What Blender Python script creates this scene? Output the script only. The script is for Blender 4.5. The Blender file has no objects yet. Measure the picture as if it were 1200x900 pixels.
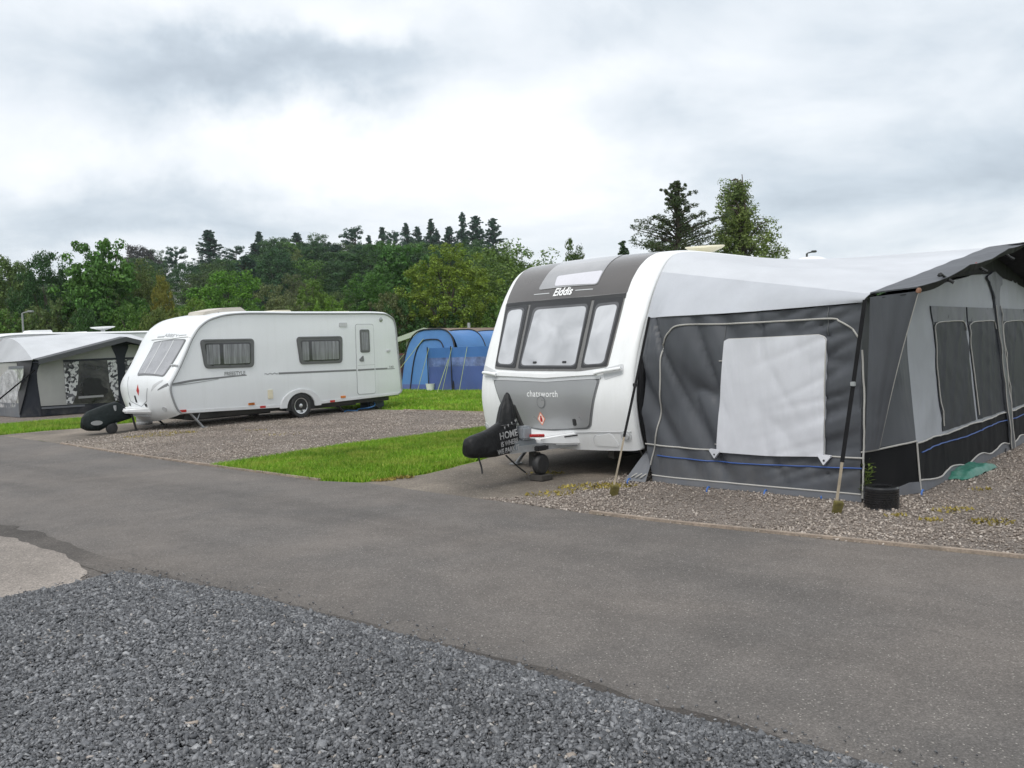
import bpy, bmesh, math, random
import numpy as np
from mathutils import Vector, Matrix, noise
random.seed(7)
rng = np.random.default_rng(7)
scene = bpy.context.scene
COL = scene.collection

# ------------------------------------------------------------------ camera
FPX, CAMH, HY = 1000.0, 1.6, 404.0
ROLL = math.atan(0.0345)
PITCH = math.atan((450 - HY) * math.cos(ROLL) / FPX)
cp, sp, cr, sr = math.cos(PITCH), math.sin(PITCH), math.cos(ROLL), math.sin(ROLL)
CAMP = Vector((0, 0, CAMH))
R0, U0, F0 = Vector((1, 0, 0)), Vector((0, sp, cp)), Vector((0, cp, -sp))
RC, UC = R0 * cr - U0 * sr, R0 * sr + U0 * cr

def ray(px, py):
    return F0 + RC * ((px - 600) / FPX) + UC * ((450 - py) / FPX)

def proj(p):
    v = Vector(p) - CAMP
    d = v.dot(F0)
    return Vector((600 + FPX * v.dot(RC) / d, 450 - FPX * v.dot(UC) / d))

def G(px, py, z=0.0):
    d = ray(px, py)
    return CAMP + d * ((z - CAMH) / d.z)

def at(px, py, Y):
    d = ray(px, py)
    return CAMP + d * (Y / d.y)

class Frame:
    """local x = along the heading, y = to the left of it, z = up"""
    def __init__(s, O, az):
        a = math.radians(az)
        s.A, s.L = Vector((math.sin(a), math.cos(a), 0)), Vector((-math.cos(a), math.sin(a), 0))
        s.O = Vector((O[0], O[1], O[2] if len(O) > 2 else 0.0))
        s.rz = math.pi / 2 - a
    def W(s, p):
        return s.O + s.A * p[0] + s.L * p[1] + Vector((0, 0, p[2]))
    def loc(s, P):
        v = Vector(P) - s.O
        return Vector((v.dot(s.A), v.dot(s.L), v.z))
    def hit(s, px, py, p0, n):
        o = s.loc(CAMP)
        d = ray(px, py)
        d = Vector((d.dot(s.A), d.dot(s.L), d.z))
        n = Vector(n)
        return o + d * ((Vector(p0) - o).dot(n) / d.dot(n))
    def side(s, px, py, l=0.0):          # plane y = l  -> (x, z)
        q = s.hit(px, py, (0, l, 0), (0, 1, 0)); return (q.x, q.z)
    def front(s, px, py, x=0.0):         # plane x = const -> (y, z)
        q = s.hit(px, py, (x, 0, 0), (1, 0, 0)); return (q.y, q.z)
    def gnd(s, px, py, z=0.0):
        return s.loc(G(px, py, z))

# ------------------------------------------------------------------ mesh helper
class MB:
    def __init__(s):
        s.v, s.f = [], []
    def add(s, vs, fs):
        b = len(s.v)
        s.v += [tuple(x) for x in vs]
        s.f += [tuple(i + b for i in f) for f in fs]
        return s
    def box(s, x0, y0, z0, x1, y1, z1):
        vs = [(x, y, z) for z in (z0, z1) for (x, y) in ((x0, y0), (x1, y0), (x1, y1), (x0, y1))]
        return s.add(vs, [(3, 2, 1, 0), (4, 5, 6, 7), (0, 1, 5, 4), (1, 2, 6, 5), (2, 3, 7, 6), (3, 0, 4, 7)])
    def tube(s, pts, r, n=8, closed=False, cap=True):
        pts = [Vector(p) for p in pts]
        m = len(pts)
        rs = r if isinstance(r, (list, tuple)) else [r] * m
        vs, up = [], None
        for i, p in enumerate(pts):
            if closed: t = pts[(i + 1) % m] - pts[i - 1]
            else: t = pts[min(i + 1, m - 1)] - pts[max(i - 1, 0)]
            t = t.normalized() if t.length > 1e-9 else Vector((0, 0, 1))
            if up is None:
                up = Vector((0, 0, 1)) if abs(t.z) < .9 else Vector((1, 0, 0))
            a = (up - t * up.dot(t)).normalized(); up = a
            b = t.cross(a)
            for k in range(n):
                an = 2 * math.pi * (k + .5) / n
                vs.append(p + (a * math.cos(an) + b * math.sin(an)) * rs[i])
        fs = []
        for i in range(m if closed else m - 1):
            j = (i + 1) % m
            for k in range(n):
                fs.append((i * n + k, i * n + (k + 1) % n, j * n + (k + 1) % n, j * n + k))
        if cap and not closed:
            fs.append(tuple(range(n - 1, -1, -1))); fs.append(tuple((m - 1) * n + k for k in range(n)))
        return s.add(vs, fs)
    def lathe(s, prof, c, axis=(0, 0, 1), n=24, cap=True):
        """prof: list of (r, h) along axis from c"""
        ax = Vector(axis).normalized()
        a = ax.orthogonal().normalized(); b = ax.cross(a); c = Vector(c)
        vs = [c + ax * h + (a * math.cos(2 * math.pi * k / n) + b * math.sin(2 * math.pi * k / n)) * r for r, h in prof for k in range(n)]
        m = len(prof)
        fs = [(i * n + k, i * n + (k + 1) % n, (i + 1) * n + (k + 1) % n, (i + 1) * n + k) for i in range(m - 1) for k in range(n)]
        if cap:
            fs.append(tuple(range(n - 1, -1, -1))); fs.append(tuple((m - 1) * n + k for k in range(n)))
        return s.add(vs, fs)
    def grid(s, fn, nu, nv, th=0.0):
        """closed sheet from fn(u,v) in 0..1; thickness th behind"""
        P = [[Vector(fn(i / nu, j / nv)) for j in range(nv + 1)] for i in range(nu + 1)]
        idx = lambda i, j: i * (nv + 1) + j
        vs = [P[i][j] for i in range(nu + 1) for j in range(nv + 1)]
        fs = [(idx(i, j), idx(i + 1, j), idx(i + 1, j + 1), idx(i, j + 1)) for i in range(nu) for j in range(nv)]
        if th:
            N = len(vs)
            bk = []
            for i in range(nu + 1):
                for j in range(nv + 1):
                    du = P[min(i + 1, nu)][j] - P[max(i - 1, 0)][j]; dv = P[i][min(j + 1, nv)] - P[i][max(j - 1, 0)]
                    n = du.cross(dv)
                    n = n.normalized() if n.length > 1e-12 else Vector((0, 0, 1))
                    bk.append(P[i][j] - n * th)
            vs += bk
            fs += [tuple(N + k for k in reversed(f)) for f in fs]
            ring = [idx(i, 0) for i in range(nu + 1)] + [idx(nu, j) for j in range(1, nv + 1)] + [idx(i, nv) for i in range(nu - 1, -1, -1)] + [idx(0, j) for j in range(nv - 1, 0, -1)]
            for k in range(len(ring)):
                a, b = ring[k], ring[(k + 1) % len(ring)]
                fs.append((a, N + a, N + b, b))
        return s.add(vs, fs)
    def loft(s, rings, cap=True, closed=True):
        n = len(rings[0]); m = len(rings)
        vs = [p for r in rings for p in r]
        fs = [(i * n + k, i * n + (k + 1) % n, (i + 1) * n + (k + 1) % n, (i + 1) * n + k) for i in range(m - 1) for k in range(n if closed else n - 1)]
        if cap:
            fs.append(tuple(range(n - 1, -1, -1))); fs.append(tuple((m - 1) * n + k for k in range(n)))
        return s.add(vs, fs)
    def patch(s, poly, mp, off0=0.0, off1=.003, step=None):
        """flat polygon (u,v) draped on a surface mp(u,v,off), with real thickness"""
        bm = bmesh.new()
        bm.faces.new([bm.verts.new((p[0], p[1], 0)) for p in poly])
        if step:
            su, sv = step if isinstance(step, tuple) else (step, step)
            for ax, st in ((0, su), (1, sv)):
                if not st: continue
                lo, hi = min(p[ax] for p in poly), max(p[ax] for p in poly)
                k = math.floor(lo / st) + 1
                while k * st < hi - 1e-6:
                    no = (1, 0, 0) if ax == 0 else (0, 1, 0)
                    bmesh.ops.bisect_plane(bm, geom=bm.verts[:] + bm.edges[:] + bm.faces[:], plane_co=(k * st, 0, 0) if ax == 0 else (0, k * st, 0), plane_no=no, dist=1e-7)
                    k += 1
        bm.verts.index_update()
        n = len(bm.verts)
        vs = [Vector(mp(v.co.x, v.co.y, off1)) for v in bm.verts]
        fs = [tuple(v.index for v in f.verts) for f in bm.faces]
        be = [e for e in bm.edges if len(e.link_faces) == 1]
        low = {}
        for e in be:
            l = e.link_loops[0]
            a, b = l.vert.index, l.link_loop_next.vert.index
            for i, vv in ((a, l.vert), (b, l.link_loop_next.vert)):
                if i not in low:
                    low[i] = len(vs); vs.append(Vector(mp(vv.co.x, vv.co.y, off0)))
            fs.append((b, a, low[a], low[b]))
        bm.free()
        return s.add(vs, fs)
    def build(s, name, m, parent=None, smooth=40, bev=0.0, seg=2, recalc=True):
        me = bpy.data.meshes.new(name)
        me.from_pydata(s.v, [], s.f)
        if recalc or bev:
            bm = bmesh.new(); bm.from_mesh(me)
            bmesh.ops.remove_doubles(bm, verts=bm.verts[:], dist=1e-5)
            if recalc: bmesh.ops.recalc_face_normals(bm, faces=bm.faces[:])
            if bev:
                es = [e for e in bm.edges if len(e.link_faces) == 2 and e.calc_face_angle(0) > .6]
                bmesh.ops.bevel(bm, geom=es, offset=bev, segments=seg, affect='EDGES', clamp_overlap=True)
            bm.to_mesh(me); bm.free()
        return link(name, me, m, parent, smooth)

def link(name, me, m, parent=None, smooth=40):
    me.name = name
    if m is not None and not me.materials: me.materials.append(m)
    if smooth:
        me.polygons.foreach_set('use_smooth', [True] * len(me.polygons))
        me.set_sharp_from_angle(angle=math.radians(smooth))
    o = bpy.data.objects.new(name, me); COL.objects.link(o)
    if parent is not None: o.parent = parent
    return o

def tag(o, label=None, cat=None, group=None, kind=None):
    if label: o['label'] = label
    if cat: o['category'] = cat
    if group: o['group'] = group
    if kind: o['kind'] = kind
    return o

def thing(name, fr_or_loc, label, cat, group=None, rz=0.0):
    o = bpy.data.objects.new(name, None); COL.objects.link(o)
    o.empty_display_size = .2
    if isinstance(fr_or_loc, Frame): o.location = fr_or_loc.O; o.rotation_euler = (0, 0, fr_or_loc.rz)
    else: o.location = fr_or_loc; o.rotation_euler = (0, 0, rz)
    return tag(o, label, cat, group)

def rrect(u0, v0, u1, v1, r, n=5):
    return rpoly([(u0, v0), (u1, v0), (u1, v1), (u0, v1)], r, n)

def rpoly(pts, r, n=5):
    out = []
    m = len(pts)
    for i in range(m):
        p0, p1, p2 = Vector(pts[i - 1]).to_2d(), Vector(pts[i]).to_2d(), Vector(pts[(i + 1) % m]).to_2d()
        a, b = (p0 - p1), (p2 - p1)
        rr = min(r if not isinstance(r, (list, tuple)) else r[i], a.length * .48, b.length * .48)
        if rr < 1e-5: out.append(tuple(p1)); continue
        A, B = p1 + a.normalized() * rr, p1 + b.normalized() * rr
        for k in range(n + 1):
            t = k / n
            q = A * (1 - t) ** 2 + p1 * 2 * t * (1 - t) + B * t * t
            out.append((q.x, q.y))
    return out

def smoothline(pts, n=6):
    """Catmull-Rom through points"""
    P = [Vector(p) for p in pts]
    P = [P[0] * 2 - P[1]] + P + [P[-1] * 2 - P[-2]]
    out = []
    for i in range(1, len(P) - 2):
        for k in range(n):
            t = k / n
            a, b, c, d = P[i - 1], P[i], P[i + 1], P[i + 2]
            out.append(.5 * (2 * b + (c - a) * t + (2 * a - 5 * b + 4 * c - d) * t * t + (3 * b - a - 3 * c + d) * t ** 3))
    out.append(P[-2])
    return out

def ribbon(pts, w0, w1=None):
    """2-D polyline widened to a polygon"""
    P = [Vector(p).to_2d() for p in pts]
    L, Rr = [], []
    m = len(P)
    for i, p in enumerate(P):
        t = (P[min(i + 1, m - 1)] - P[max(i - 1, 0)]).normalized()
        n = Vector((-t.y, t.x))
        w = w0 if w1 is None else w0 + (w1 - w0) * i / (m - 1)
        L.append(p + n * w / 2); Rr.append(p - n * w / 2)
    return [tuple(p) for p in L + Rr[::-1]]

def textmesh(body, size, shear=0.0, bold=0.0, sp=1.0):
    cu = bpy.data.curves.new('lettering', 'FONT')
    cu.body = body; cu.size = size; cu.shear = shear; cu.offset = bold; cu.space_character = sp
    cu.align_x = 'CENTER'; cu.align_y = 'CENTER'; cu.resolution_u = 3
    o = bpy.data.objects.new('lettering', cu); COL.objects.link(o)
    dg = bpy.context.evaluated_depsgraph_get(); dg.update()
    me = bpy.data.meshes.new_from_object(o.evaluated_get(dg))
    vs = [v.co.copy() for v in me.vertices]; fs = [tuple(p.vertices) for p in me.polygons]
    bpy.data.objects.remove(o); bpy.data.curves.remove(cu); bpy.data.meshes.remove(me)
    return vs, fs

def put_text(name, body, mp, cu, cv, size, m, parent, off=.004, flip=1, stretch=1.0, rot=0.0, **k):
    vs, fs = textmesh(body, size, **k)
    c, s_ = math.cos(rot), math.sin(rot)
    b = MB()
    b.add([mp(cu + flip * stretch * (v.x * c - v.y * s_), cv + (v.x * s_ + v.y * c), off) for v in vs], fs)
    return b.build(name, m, parent, smooth=0, recalc=False)

# ------------------------------------------------------------------ node helpers
class NT:
    def __init__(s, nt): s.nt = nt
    def n(s, t, **k):
        nd = s.nt.nodes.new(t)
        for a, b in k.items(): setattr(nd, a, b)
        return nd
    def l(s, a, b): s.nt.links.new(a, b)
    def math(s, op, a, b=None, clamp=False):
        nd = s.n('ShaderNodeMath', operation=op, use_clamp=clamp)
        for i, x in enumerate((a, b)):
            if x is None: continue
            if isinstance(x, (int, float)): nd.inputs[i].default_value = x
            else: s.l(x, nd.inputs[i])
        return nd.outputs[0]
    def vmath(s, op, a, b=None):
        nd = s.n('ShaderNodeVectorMath', operation=op)
        for i, x in enumerate((a, b)):
            if x is None: continue
            if isinstance(x, (tuple, list, Vector)): nd.inputs[i].default_value = tuple(x)
            else: s.l(x, nd.inputs[i])
        return nd
    def mix(s, f, a, b, mode='MIX'):
        nd = s.n('ShaderNodeMix', data_type='RGBA', blend_type=mode)
        for i, x in ((0, f), (6, a), (7, b)):
            if isinstance(x, (int, float)): nd.inputs[i].default_value = x
            elif isinstance(x, (tuple, list)): nd.inputs[i].default_value = (*x[:3], 1)
            else: s.l(x, nd.inputs[i])
        return nd.outputs[2]
    def ramp(s, f, stops, interp='LINEAR'):
        nd = s.n('ShaderNodeValToRGB'); cr_ = nd.color_ramp; cr_.interpolation = interp
        while len(cr_.elements) < len(stops): cr_.elements.new(.5)
        for e, (p, c) in zip(cr_.elements, stops):
            e.position = p; e.color = (*c, 1) if isinstance(c, (tuple, list)) else (c, c, c, 1)
        s.l(f, nd.inputs[0])
        return nd.outputs[0]
    def noise(s, vec, scale, detail=4, rough=.55, dist=0.0):
        nd = s.n('ShaderNodeTexNoise'); nd.inputs['Scale'].default_value = scale; nd.inputs['Detail'].default_value = detail
        nd.inputs['Roughness'].default_value = rough; nd.inputs['Distortion'].default_value = dist
        if vec is not None: s.l(vec, nd.inputs['Vector'])
        return nd.outputs[0]
    def voronoi(s, vec, scale, feature='F1', out=0, rnd=1.0):
        nd = s.n('ShaderNodeTexVoronoi', feature=feature); nd.inputs['Scale'].default_value = scale
        nd.inputs['Randomness'].default_value = rnd
        if vec is not None: s.l(vec, nd.inputs['Vector'])
        return nd.outputs[out]
    def bump(s, h, strength, dist, normal=None):
        nd = s.n('ShaderNodeBump'); nd.inputs['Strength'].default_value = strength; nd.inputs['Distance'].default_value = dist
        s.l(h, nd.inputs['Height'])
        if normal is not None: s.l(normal, nd.inputs['Normal'])
        return nd.outputs[0]

def newmat(name):
    m = bpy.data.materials.new(name); m.use_nodes = True
    t = NT(m.node_tree)
    b = m.node_tree.nodes['Principled BSDF']
    tc = t.n('ShaderNodeTexCoord')
    return m, t, b, tc

MATS = {}
def M(name, col, rough=.5, metal=0.0, coat=0.0, var=.08, vs=3.0, fine=.05, fs=60.0, bump=0.0, bs=200.0, bd=.002, dirt=0.0, dirtcol=(.12, .11, .09), ds=1.5, spec=.5, sheen=0.0, trans=0.0, alpha=1.0, streak=0.0):
    if name in MATS: return MATS[name]
    m, t, b, tc = newmat(name)
    o = tc.outputs['Object']
    c = col
    f = t.ramp(t.noise(o, vs, 5), [(.3, 1 - var), (.7, 1 + var)])
    cc = t.mix(1.0, c, f, 'MULTIPLY')
    f2 = t.ramp(t.noise(o, fs, 3), [(.3, 1 - fine), (.7, 1 + fine)])
    cc = t.mix(1.0, cc, f2, 'MULTIPLY')
    if dirt:
        d = t.math('MULTIPLY', t.ramp(t.noise(o, ds, 8, .65, .6), [(.45, 0.0), (.75, 1.0)]), dirt)
        cc = t.mix(d, cc, dirtcol)
    if streak:
        mp_ = t.n('ShaderNodeMapping'); mp_.inputs['Scale'].default_value = (1, 1, .07); t.l(o, mp_.inputs[0])
        k = t.math('MULTIPLY', t.ramp(t.noise(mp_.outputs[0], 9, 5, .65), [(.5, 0.0), (.78, 1.0)]), streak)
        cc = t.mix(k, cc, dirtcol)
    t.l(cc, b.inputs['Base Color'])
    rr = t.ramp(t.noise(o, vs * 2.3, 4), [(.3, max(0, rough - .06)), (.7, min(1, rough + .06))])
    t.l(rr, b.inputs['Roughness'])
    b.inputs['Metallic'].default_value = metal
    b.inputs['Coat Weight'].default_value = coat
    b.inputs['Coat Roughness'].default_value = .08
    b.inputs['Specular IOR Level'].default_value = spec
    if sheen: b.inputs['Sheen Weight'].default_value = sheen
    if trans: b.inputs['Transmission Weight'].default_value = trans
    if alpha < 1: b.inputs['Alpha'].default_value = alpha
    if bump: t.l(t.bump(t.noise(o, bs, 3), bump, bd), b.inputs['Normal'])
    MATS[name] = m
    return m

WHITE = M('white gelcoat', (.8, .81, .815), .42, coat=.12, var=.02, fine=.01, dirt=.08, dirtcol=(.45, .44, .40), ds=1.2, streak=.16)
WHITEALU = M('white painted aluminium', (.75, .77, .785), .34, coat=.2, var=.02, fine=.01, vs=1.2, dirt=.07, dirtcol=(.42, .42, .39), ds=.9, streak=.11, bump=.02, bs=6, bd=.01)
TRIM = M('pale grey trim', (.5, .51, .52), .4, var=.05)
DKTRIM = M('dark grey trim', (.16, .165, .17), .45, var=.06)
GREYPAINT = M('silver grey paint', (.3, .305, .31), .33, metal=.25, coat=.3, var=.03, fine=.02)
GRAPHITE = M('graphite panel', (.115, .105, .10), .22, metal=.35, coat=.6, var=.05, fine=.02)
BLACKGLASS = M('smoked acrylic', (.03, .03, .033), .08, coat=.5, var=.1)
BLACKP = M('black plastic', (.018, .018, .019), .45, var=.2, bump=.1, bs=120)
RUBBER = M('black rubber', (.02, .02, .021), .62, var=.25, fine=.15, dirt=.3, dirtcol=(.09, .085, .075), ds=8)
STEEL = M('galvanised steel', (.42, .43, .44), .45, metal=.7, var=.15, vs=9, dirt=.25)
CHASSIS = M('dark chassis steel', (.035, .034, .033), .7, var=.3, dirt=.4)
ALLOY = M('silver alloy', (.62, .63, .64), .3, metal=.75, var=.05)
RED = M('red plastic', (.45, .02, .02), .3, coat=.3)
AMBER = M('amber plastic', (.65, .2, .03), .3, coat=.3)
CREAM = M('cream plastic', (.62, .58, .45), .5)
def blind_mat(name, a, b_, sc):
    m, t, b, tc = newmat(name)
    o = tc.outputs['Object']
    w = t.n('ShaderNodeTexWave', bands_direction='Z'); w.inputs['Scale'].default_value = sc; w.inputs['Distortion'].default_value = .3
    t.l(o, w.inputs['Vector'])
    f = t.math('ADD', t.math('MULTIPLY', w.outputs['Fac'], .12), t.ramp(t.noise(o, 2.4, 3, .5, .6), [(.3, .15), (.65, .9)]))  # pleats, plus noise that paints soft cloud reflections into the colour
    t.l(t.mix(f, a, b_), b.inputs['Base Color'])
    b.inputs['Roughness'].default_value = .4; b.inputs['Coat Weight'].default_value = .25; b.inputs['Coat Roughness'].default_value = .15
    return m
BLIND = blind_mat('silver blind with painted reflections', (.31, .32, .34), (.57, .58, .61), 26)
# ------------------------------------------------------------------ render, camera, world, sun
cam = bpy.data.cameras.new('camera'); cam.lens = FPX / 1200 * 36; cam.sensor_width = 36; cam.clip_end = 3000; cam.clip_start = .05
co = bpy.data.objects.new('camera', cam); COL.objects.link(co)
mw = Matrix((RC, UC, -F0)).transposed().to_4x4(); mw.translation = CAMP
co.matrix_world = mw
scene.camera = co
scene.view_settings.view_transform = 'Standard'; scene.view_settings.look = 'None'
scene.view_settings.exposure = 0.33; scene.view_settings.gamma = 1; scene.view_settings.use_curve_mapping = False
scene.render.resolution_x, scene.render.resolution_y = 1024, 768
scene.render.engine = 'CYCLES'
scene.cycles.max_bounces = 6; scene.cycles.transparent_max_bounces = 12
scene.cycles.use_denoising = True

SUN_EL, SUN_AZ = 56.0, -150.0        # degrees; azimuth from +Y towards +X
sd = Vector((math.sin(math.radians(SUN_AZ)) * math.cos(math.radians(SUN_EL)), math.cos(math.radians(SUN_AZ)) * math.cos(math.radians(SUN_EL)), math.sin(math.radians(SUN_EL))))
sun = bpy.data.lights.new('sun', 'SUN'); sun.energy = 1.5; sun.angle = math.radians(28); sun.color = (1, .97, .92)
so = bpy.data.objects.new('sun', sun); COL.objects.link(so)
so.rotation_euler = sd.to_track_quat('Z', 'Y').to_euler()

w = bpy.data.worlds.new('World'); scene.world = w; w.use_nodes = True
t = NT(w.node_tree); bg = w.node_tree.nodes['Background']
sky = t.n('ShaderNodeTexSky', sky_type='NISHITA'); sky.sun_disc = False
sky.sun_elevation = math.radians(SUN_EL); sky.sun_rotation = math.radians(SUN_AZ); sky.air_density = 1.2; sky.dust_density = 2
tc = t.n('ShaderNodeTexCoord'); dirv = tc.outputs['Generated']
sx = t.n('ShaderNodeSeparateXYZ'); t.l(dirv, sx.inputs[0])
den = t.math('ADD', t.math('MAXIMUM', sx.outputs[2], 0.0), .22)
cmb = t.n('ShaderNodeCombineXYZ')
t.l(t.math('DIVIDE', sx.outputs[0], den), cmb.inputs[0]); t.l(t.math('DIVIDE', sx.outputs[1], den), cmb.inputs[1])
cmb.inputs[2].default_value = 3.7
pl = cmb.outputs[0]
n1 = t.noise(pl, 1.5, 9, .56, .35)
n2 = t.noise(pl, .8, 3, .5)
# warp the direction a little so that the cloud masses have ragged edges
wn = t.n('ShaderNodeTexNoise'); wn.inputs['Scale'].default_value = 7; wn.inputs['Detail'].default_value = 6; wn.inputs['Roughness'].default_value = .6
t.l(dirv, wn.inputs['Vector'])
wv = t.vmath('SCALE', t.vmath('SUBTRACT', wn.outputs['Color'], (.5, .5, .5)).outputs[0]); wv.inputs['Scale'].default_value = .16
wd = t.vmath('ADD', dirv, wv.outputs[0]).outputs[0]
acc = None
for (px, py, rx, ry, amt) in [(330, 92, 185, 50, -.66), (230, 60, 120, 40, -.22), (440, 70, 90, 35, -.2), (120, 235, 190, 34, -.36), (20, 30, 80, 45, -.25), (690, 20, 120, 28, -.22),
                              (1090, 75, 190, 70, -.24), (730, 130, 110, 40, -.20), (960, 190, 150, 30, -.12), (1060, 265, 260, 38, -.34), (1180, 180, 120, 40, -.15), (330, 262, 160, 22, -.15),
                              (560, 110, 130, 70, .22), (330, 190, 240, 35, .25), (60, 110, 60, 70, .15), (860, 40, 110, 45, .15), (900, 115, 120, 30, .14), (660, 220, 150, 60, .08), (450, 15, 140, 25, .2)]:
    c = ray(px, py).normalized()
    u = RC.copy(); u = (u - c * u.dot(c)).normalized(); v = c.cross(u)
    su, sv = rx / FPX, ry / FPX
    a = t.vmath('DOT_PRODUCT', wd, tuple(u / su)).outputs['Value']
    b_ = t.vmath('DOT_PRODUCT', wd, tuple(v / sv)).outputs['Value']
    fr = t.math('MULTIPLY', t.math('GREATER_THAN', t.vmath('DOT_PRODUCT', dirv, tuple(c)).outputs['Value'], 0.0), amt)
    e = t.math('POWER', 2.718, t.math('MULTIPLY', t.math('ADD', t.math('MULTIPLY', a, a), t.math('MULTIPLY', b_, b_)), -1.0))
    e = t.math('MULTIPLY', e, fr)
    acc = e if acc is None else t.math('ADD', acc, e)
f = t.math('ADD', t.math('ADD', t.math('MULTIPLY', t.math('SUBTRACT', n1, .5), 1.65), t.math('MULTIPLY', t.math('SUBTRACT', n2, .5), .5)), acc)
f = t.math('ADD', f, .69)
cloud = t.ramp(f, [(0.0, (4.25, 4.85, 5.5)), (.25, (5.4, 6.05, 6.7)), (.5, (6.8, 7.3, 7.8)), (.74, (7.9, 8.25, 8.65)), (1.0, (9.0, 9.2, 9.45))])
mx = t.mix(.93, sky.outputs[0], cloud)
t.l(mx, bg.inputs['Color']); bg.inputs['Strength'].default_value = .1
# ------------------------------------------------------------------ ground
def sst(x):
    x = min(1.0, max(0.0, x)); return x * x * (3 - 2 * x)
def hz(X, Y):
    """height of the land: flat site, wooded hill behind"""
    if Y < 80: return 0.0
    r = X / Y
    a = .68 + .32 * sst((r + .5) / .22)
    a *= 1 - .8 * sst((r + .02) / .16)
    a *= 1 - .5 * sst((-.62 - r) / .3)
    h = 20.0 * sst((Y - 90) / 160) * a
    return h * (1 - .4 * sst((Y - 330) / 500))

def grass_mat():
    m, t, b, tc = newmat('mown grass ground')
    o = tc.outputs['Object']
    n1 = t.noise(o, .35, 6, .6); n2 = t.noise(o, 3.5, 6, .6); n3 = t.noise(o, 60, 4, .6)
    c = t.ramp(t.math('ADD', t.math('MULTIPLY', n1, .5), t.math('MULTIPLY', n2, .5)), [(.3, (.09, .175, .014)), (.5, (.15, .26, .02)), (.68, (.23, .31, .04))])
    sz_ = t.n('ShaderNodeSeparateXYZ'); t.l(o, sz_.inputs[0])
    rough_ = t.ramp(t.math('MULTIPLY', sz_.outputs[2], .04), [(.05, 0.0), (.2, 1.0)])
    c = t.mix(rough_, c, t.mix(n2, (.05, .085, .02), (.13, .16, .035)))
    c = t.mix(1.0, c, t.ramp(n3, [(.25, .55), (.75, 1.4)]), 'MULTIPLY')
    t.l(c, b.inputs['Base Color']); b.inputs['Roughness'].default_value = .9; b.inputs['Specular IOR Level'].default_value = .1
    t.l(t.bump(n3, .8, .03), b.inputs['Normal'])
    return m
GRASS = grass_mat()
mb = MB()
ys = list(np.concatenate([[-60, -20, 0, 20, 40], np.arange(60, 420, 10), [450, 520, 620, 760, 950]]))
xs = list(np.concatenate([[-900, -500, -330], np.arange(-260, 270, 10), [330, 500, 900]]))
vs = [(x, y, hz(x, y) + (.5 * noise.noise((x * .03, y * .03, 1)) if y > 95 else 0)) for y in ys for x in xs]
nx = len(xs)
mb.add(vs, [(j * nx + i, j * nx + i + 1, (j + 1) * nx + i + 1, (j + 1) * nx + i) for j in range(len(ys) - 1) for i in range(nx - 1)])
tag(mb.build('grass_ground', GRASS, smooth=180, recalc=False), kind='structure')

def jline(pts, amp, step=.25, seed=0):
    """world polyline resampled with a ragged edge"""
    out = []
    for i in range(len(pts) - 1):
        a, b = Vector(pts[i][:2]), Vector(pts[i + 1][:2])
        n = max(1, int((b - a).length / step))
        d = (b - a).normalized(); nn = Vector((-d.y, d.x))
        for k in range(n):
            p = a + (b - a) * (k / n)
            q = noise.noise((p.x * 2.1, p.y * 2.1, seed)) + .6 * noise.noise((p.x * 6.3, p.y * 6.3, seed + 5))
            out.append(p + nn * q * amp)
    out.append(Vector(pts[-1][:2]))
    return out

def sheet(name, pts, z, m, kind='structure'):
    bm = bmesh.new()
    bm.faces.new([bm.verts.new((p[0], p[1], z)) for p in pts])
    bmesh.ops.triangulate(bm, faces=bm.faces[:])
    bmesh.ops.recalc_face_normals(bm, faces=bm.faces[:])
    if sum(f.normal.z for f in bm.faces) < 0: bmesh.ops.reverse_faces(bm, faces=bm.faces[:])
    me = bpy.data.meshes.new(name); bm.to_mesh(me); bm.free()
    return tag(link(name, me, m, smooth=0), kind=kind)

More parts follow.
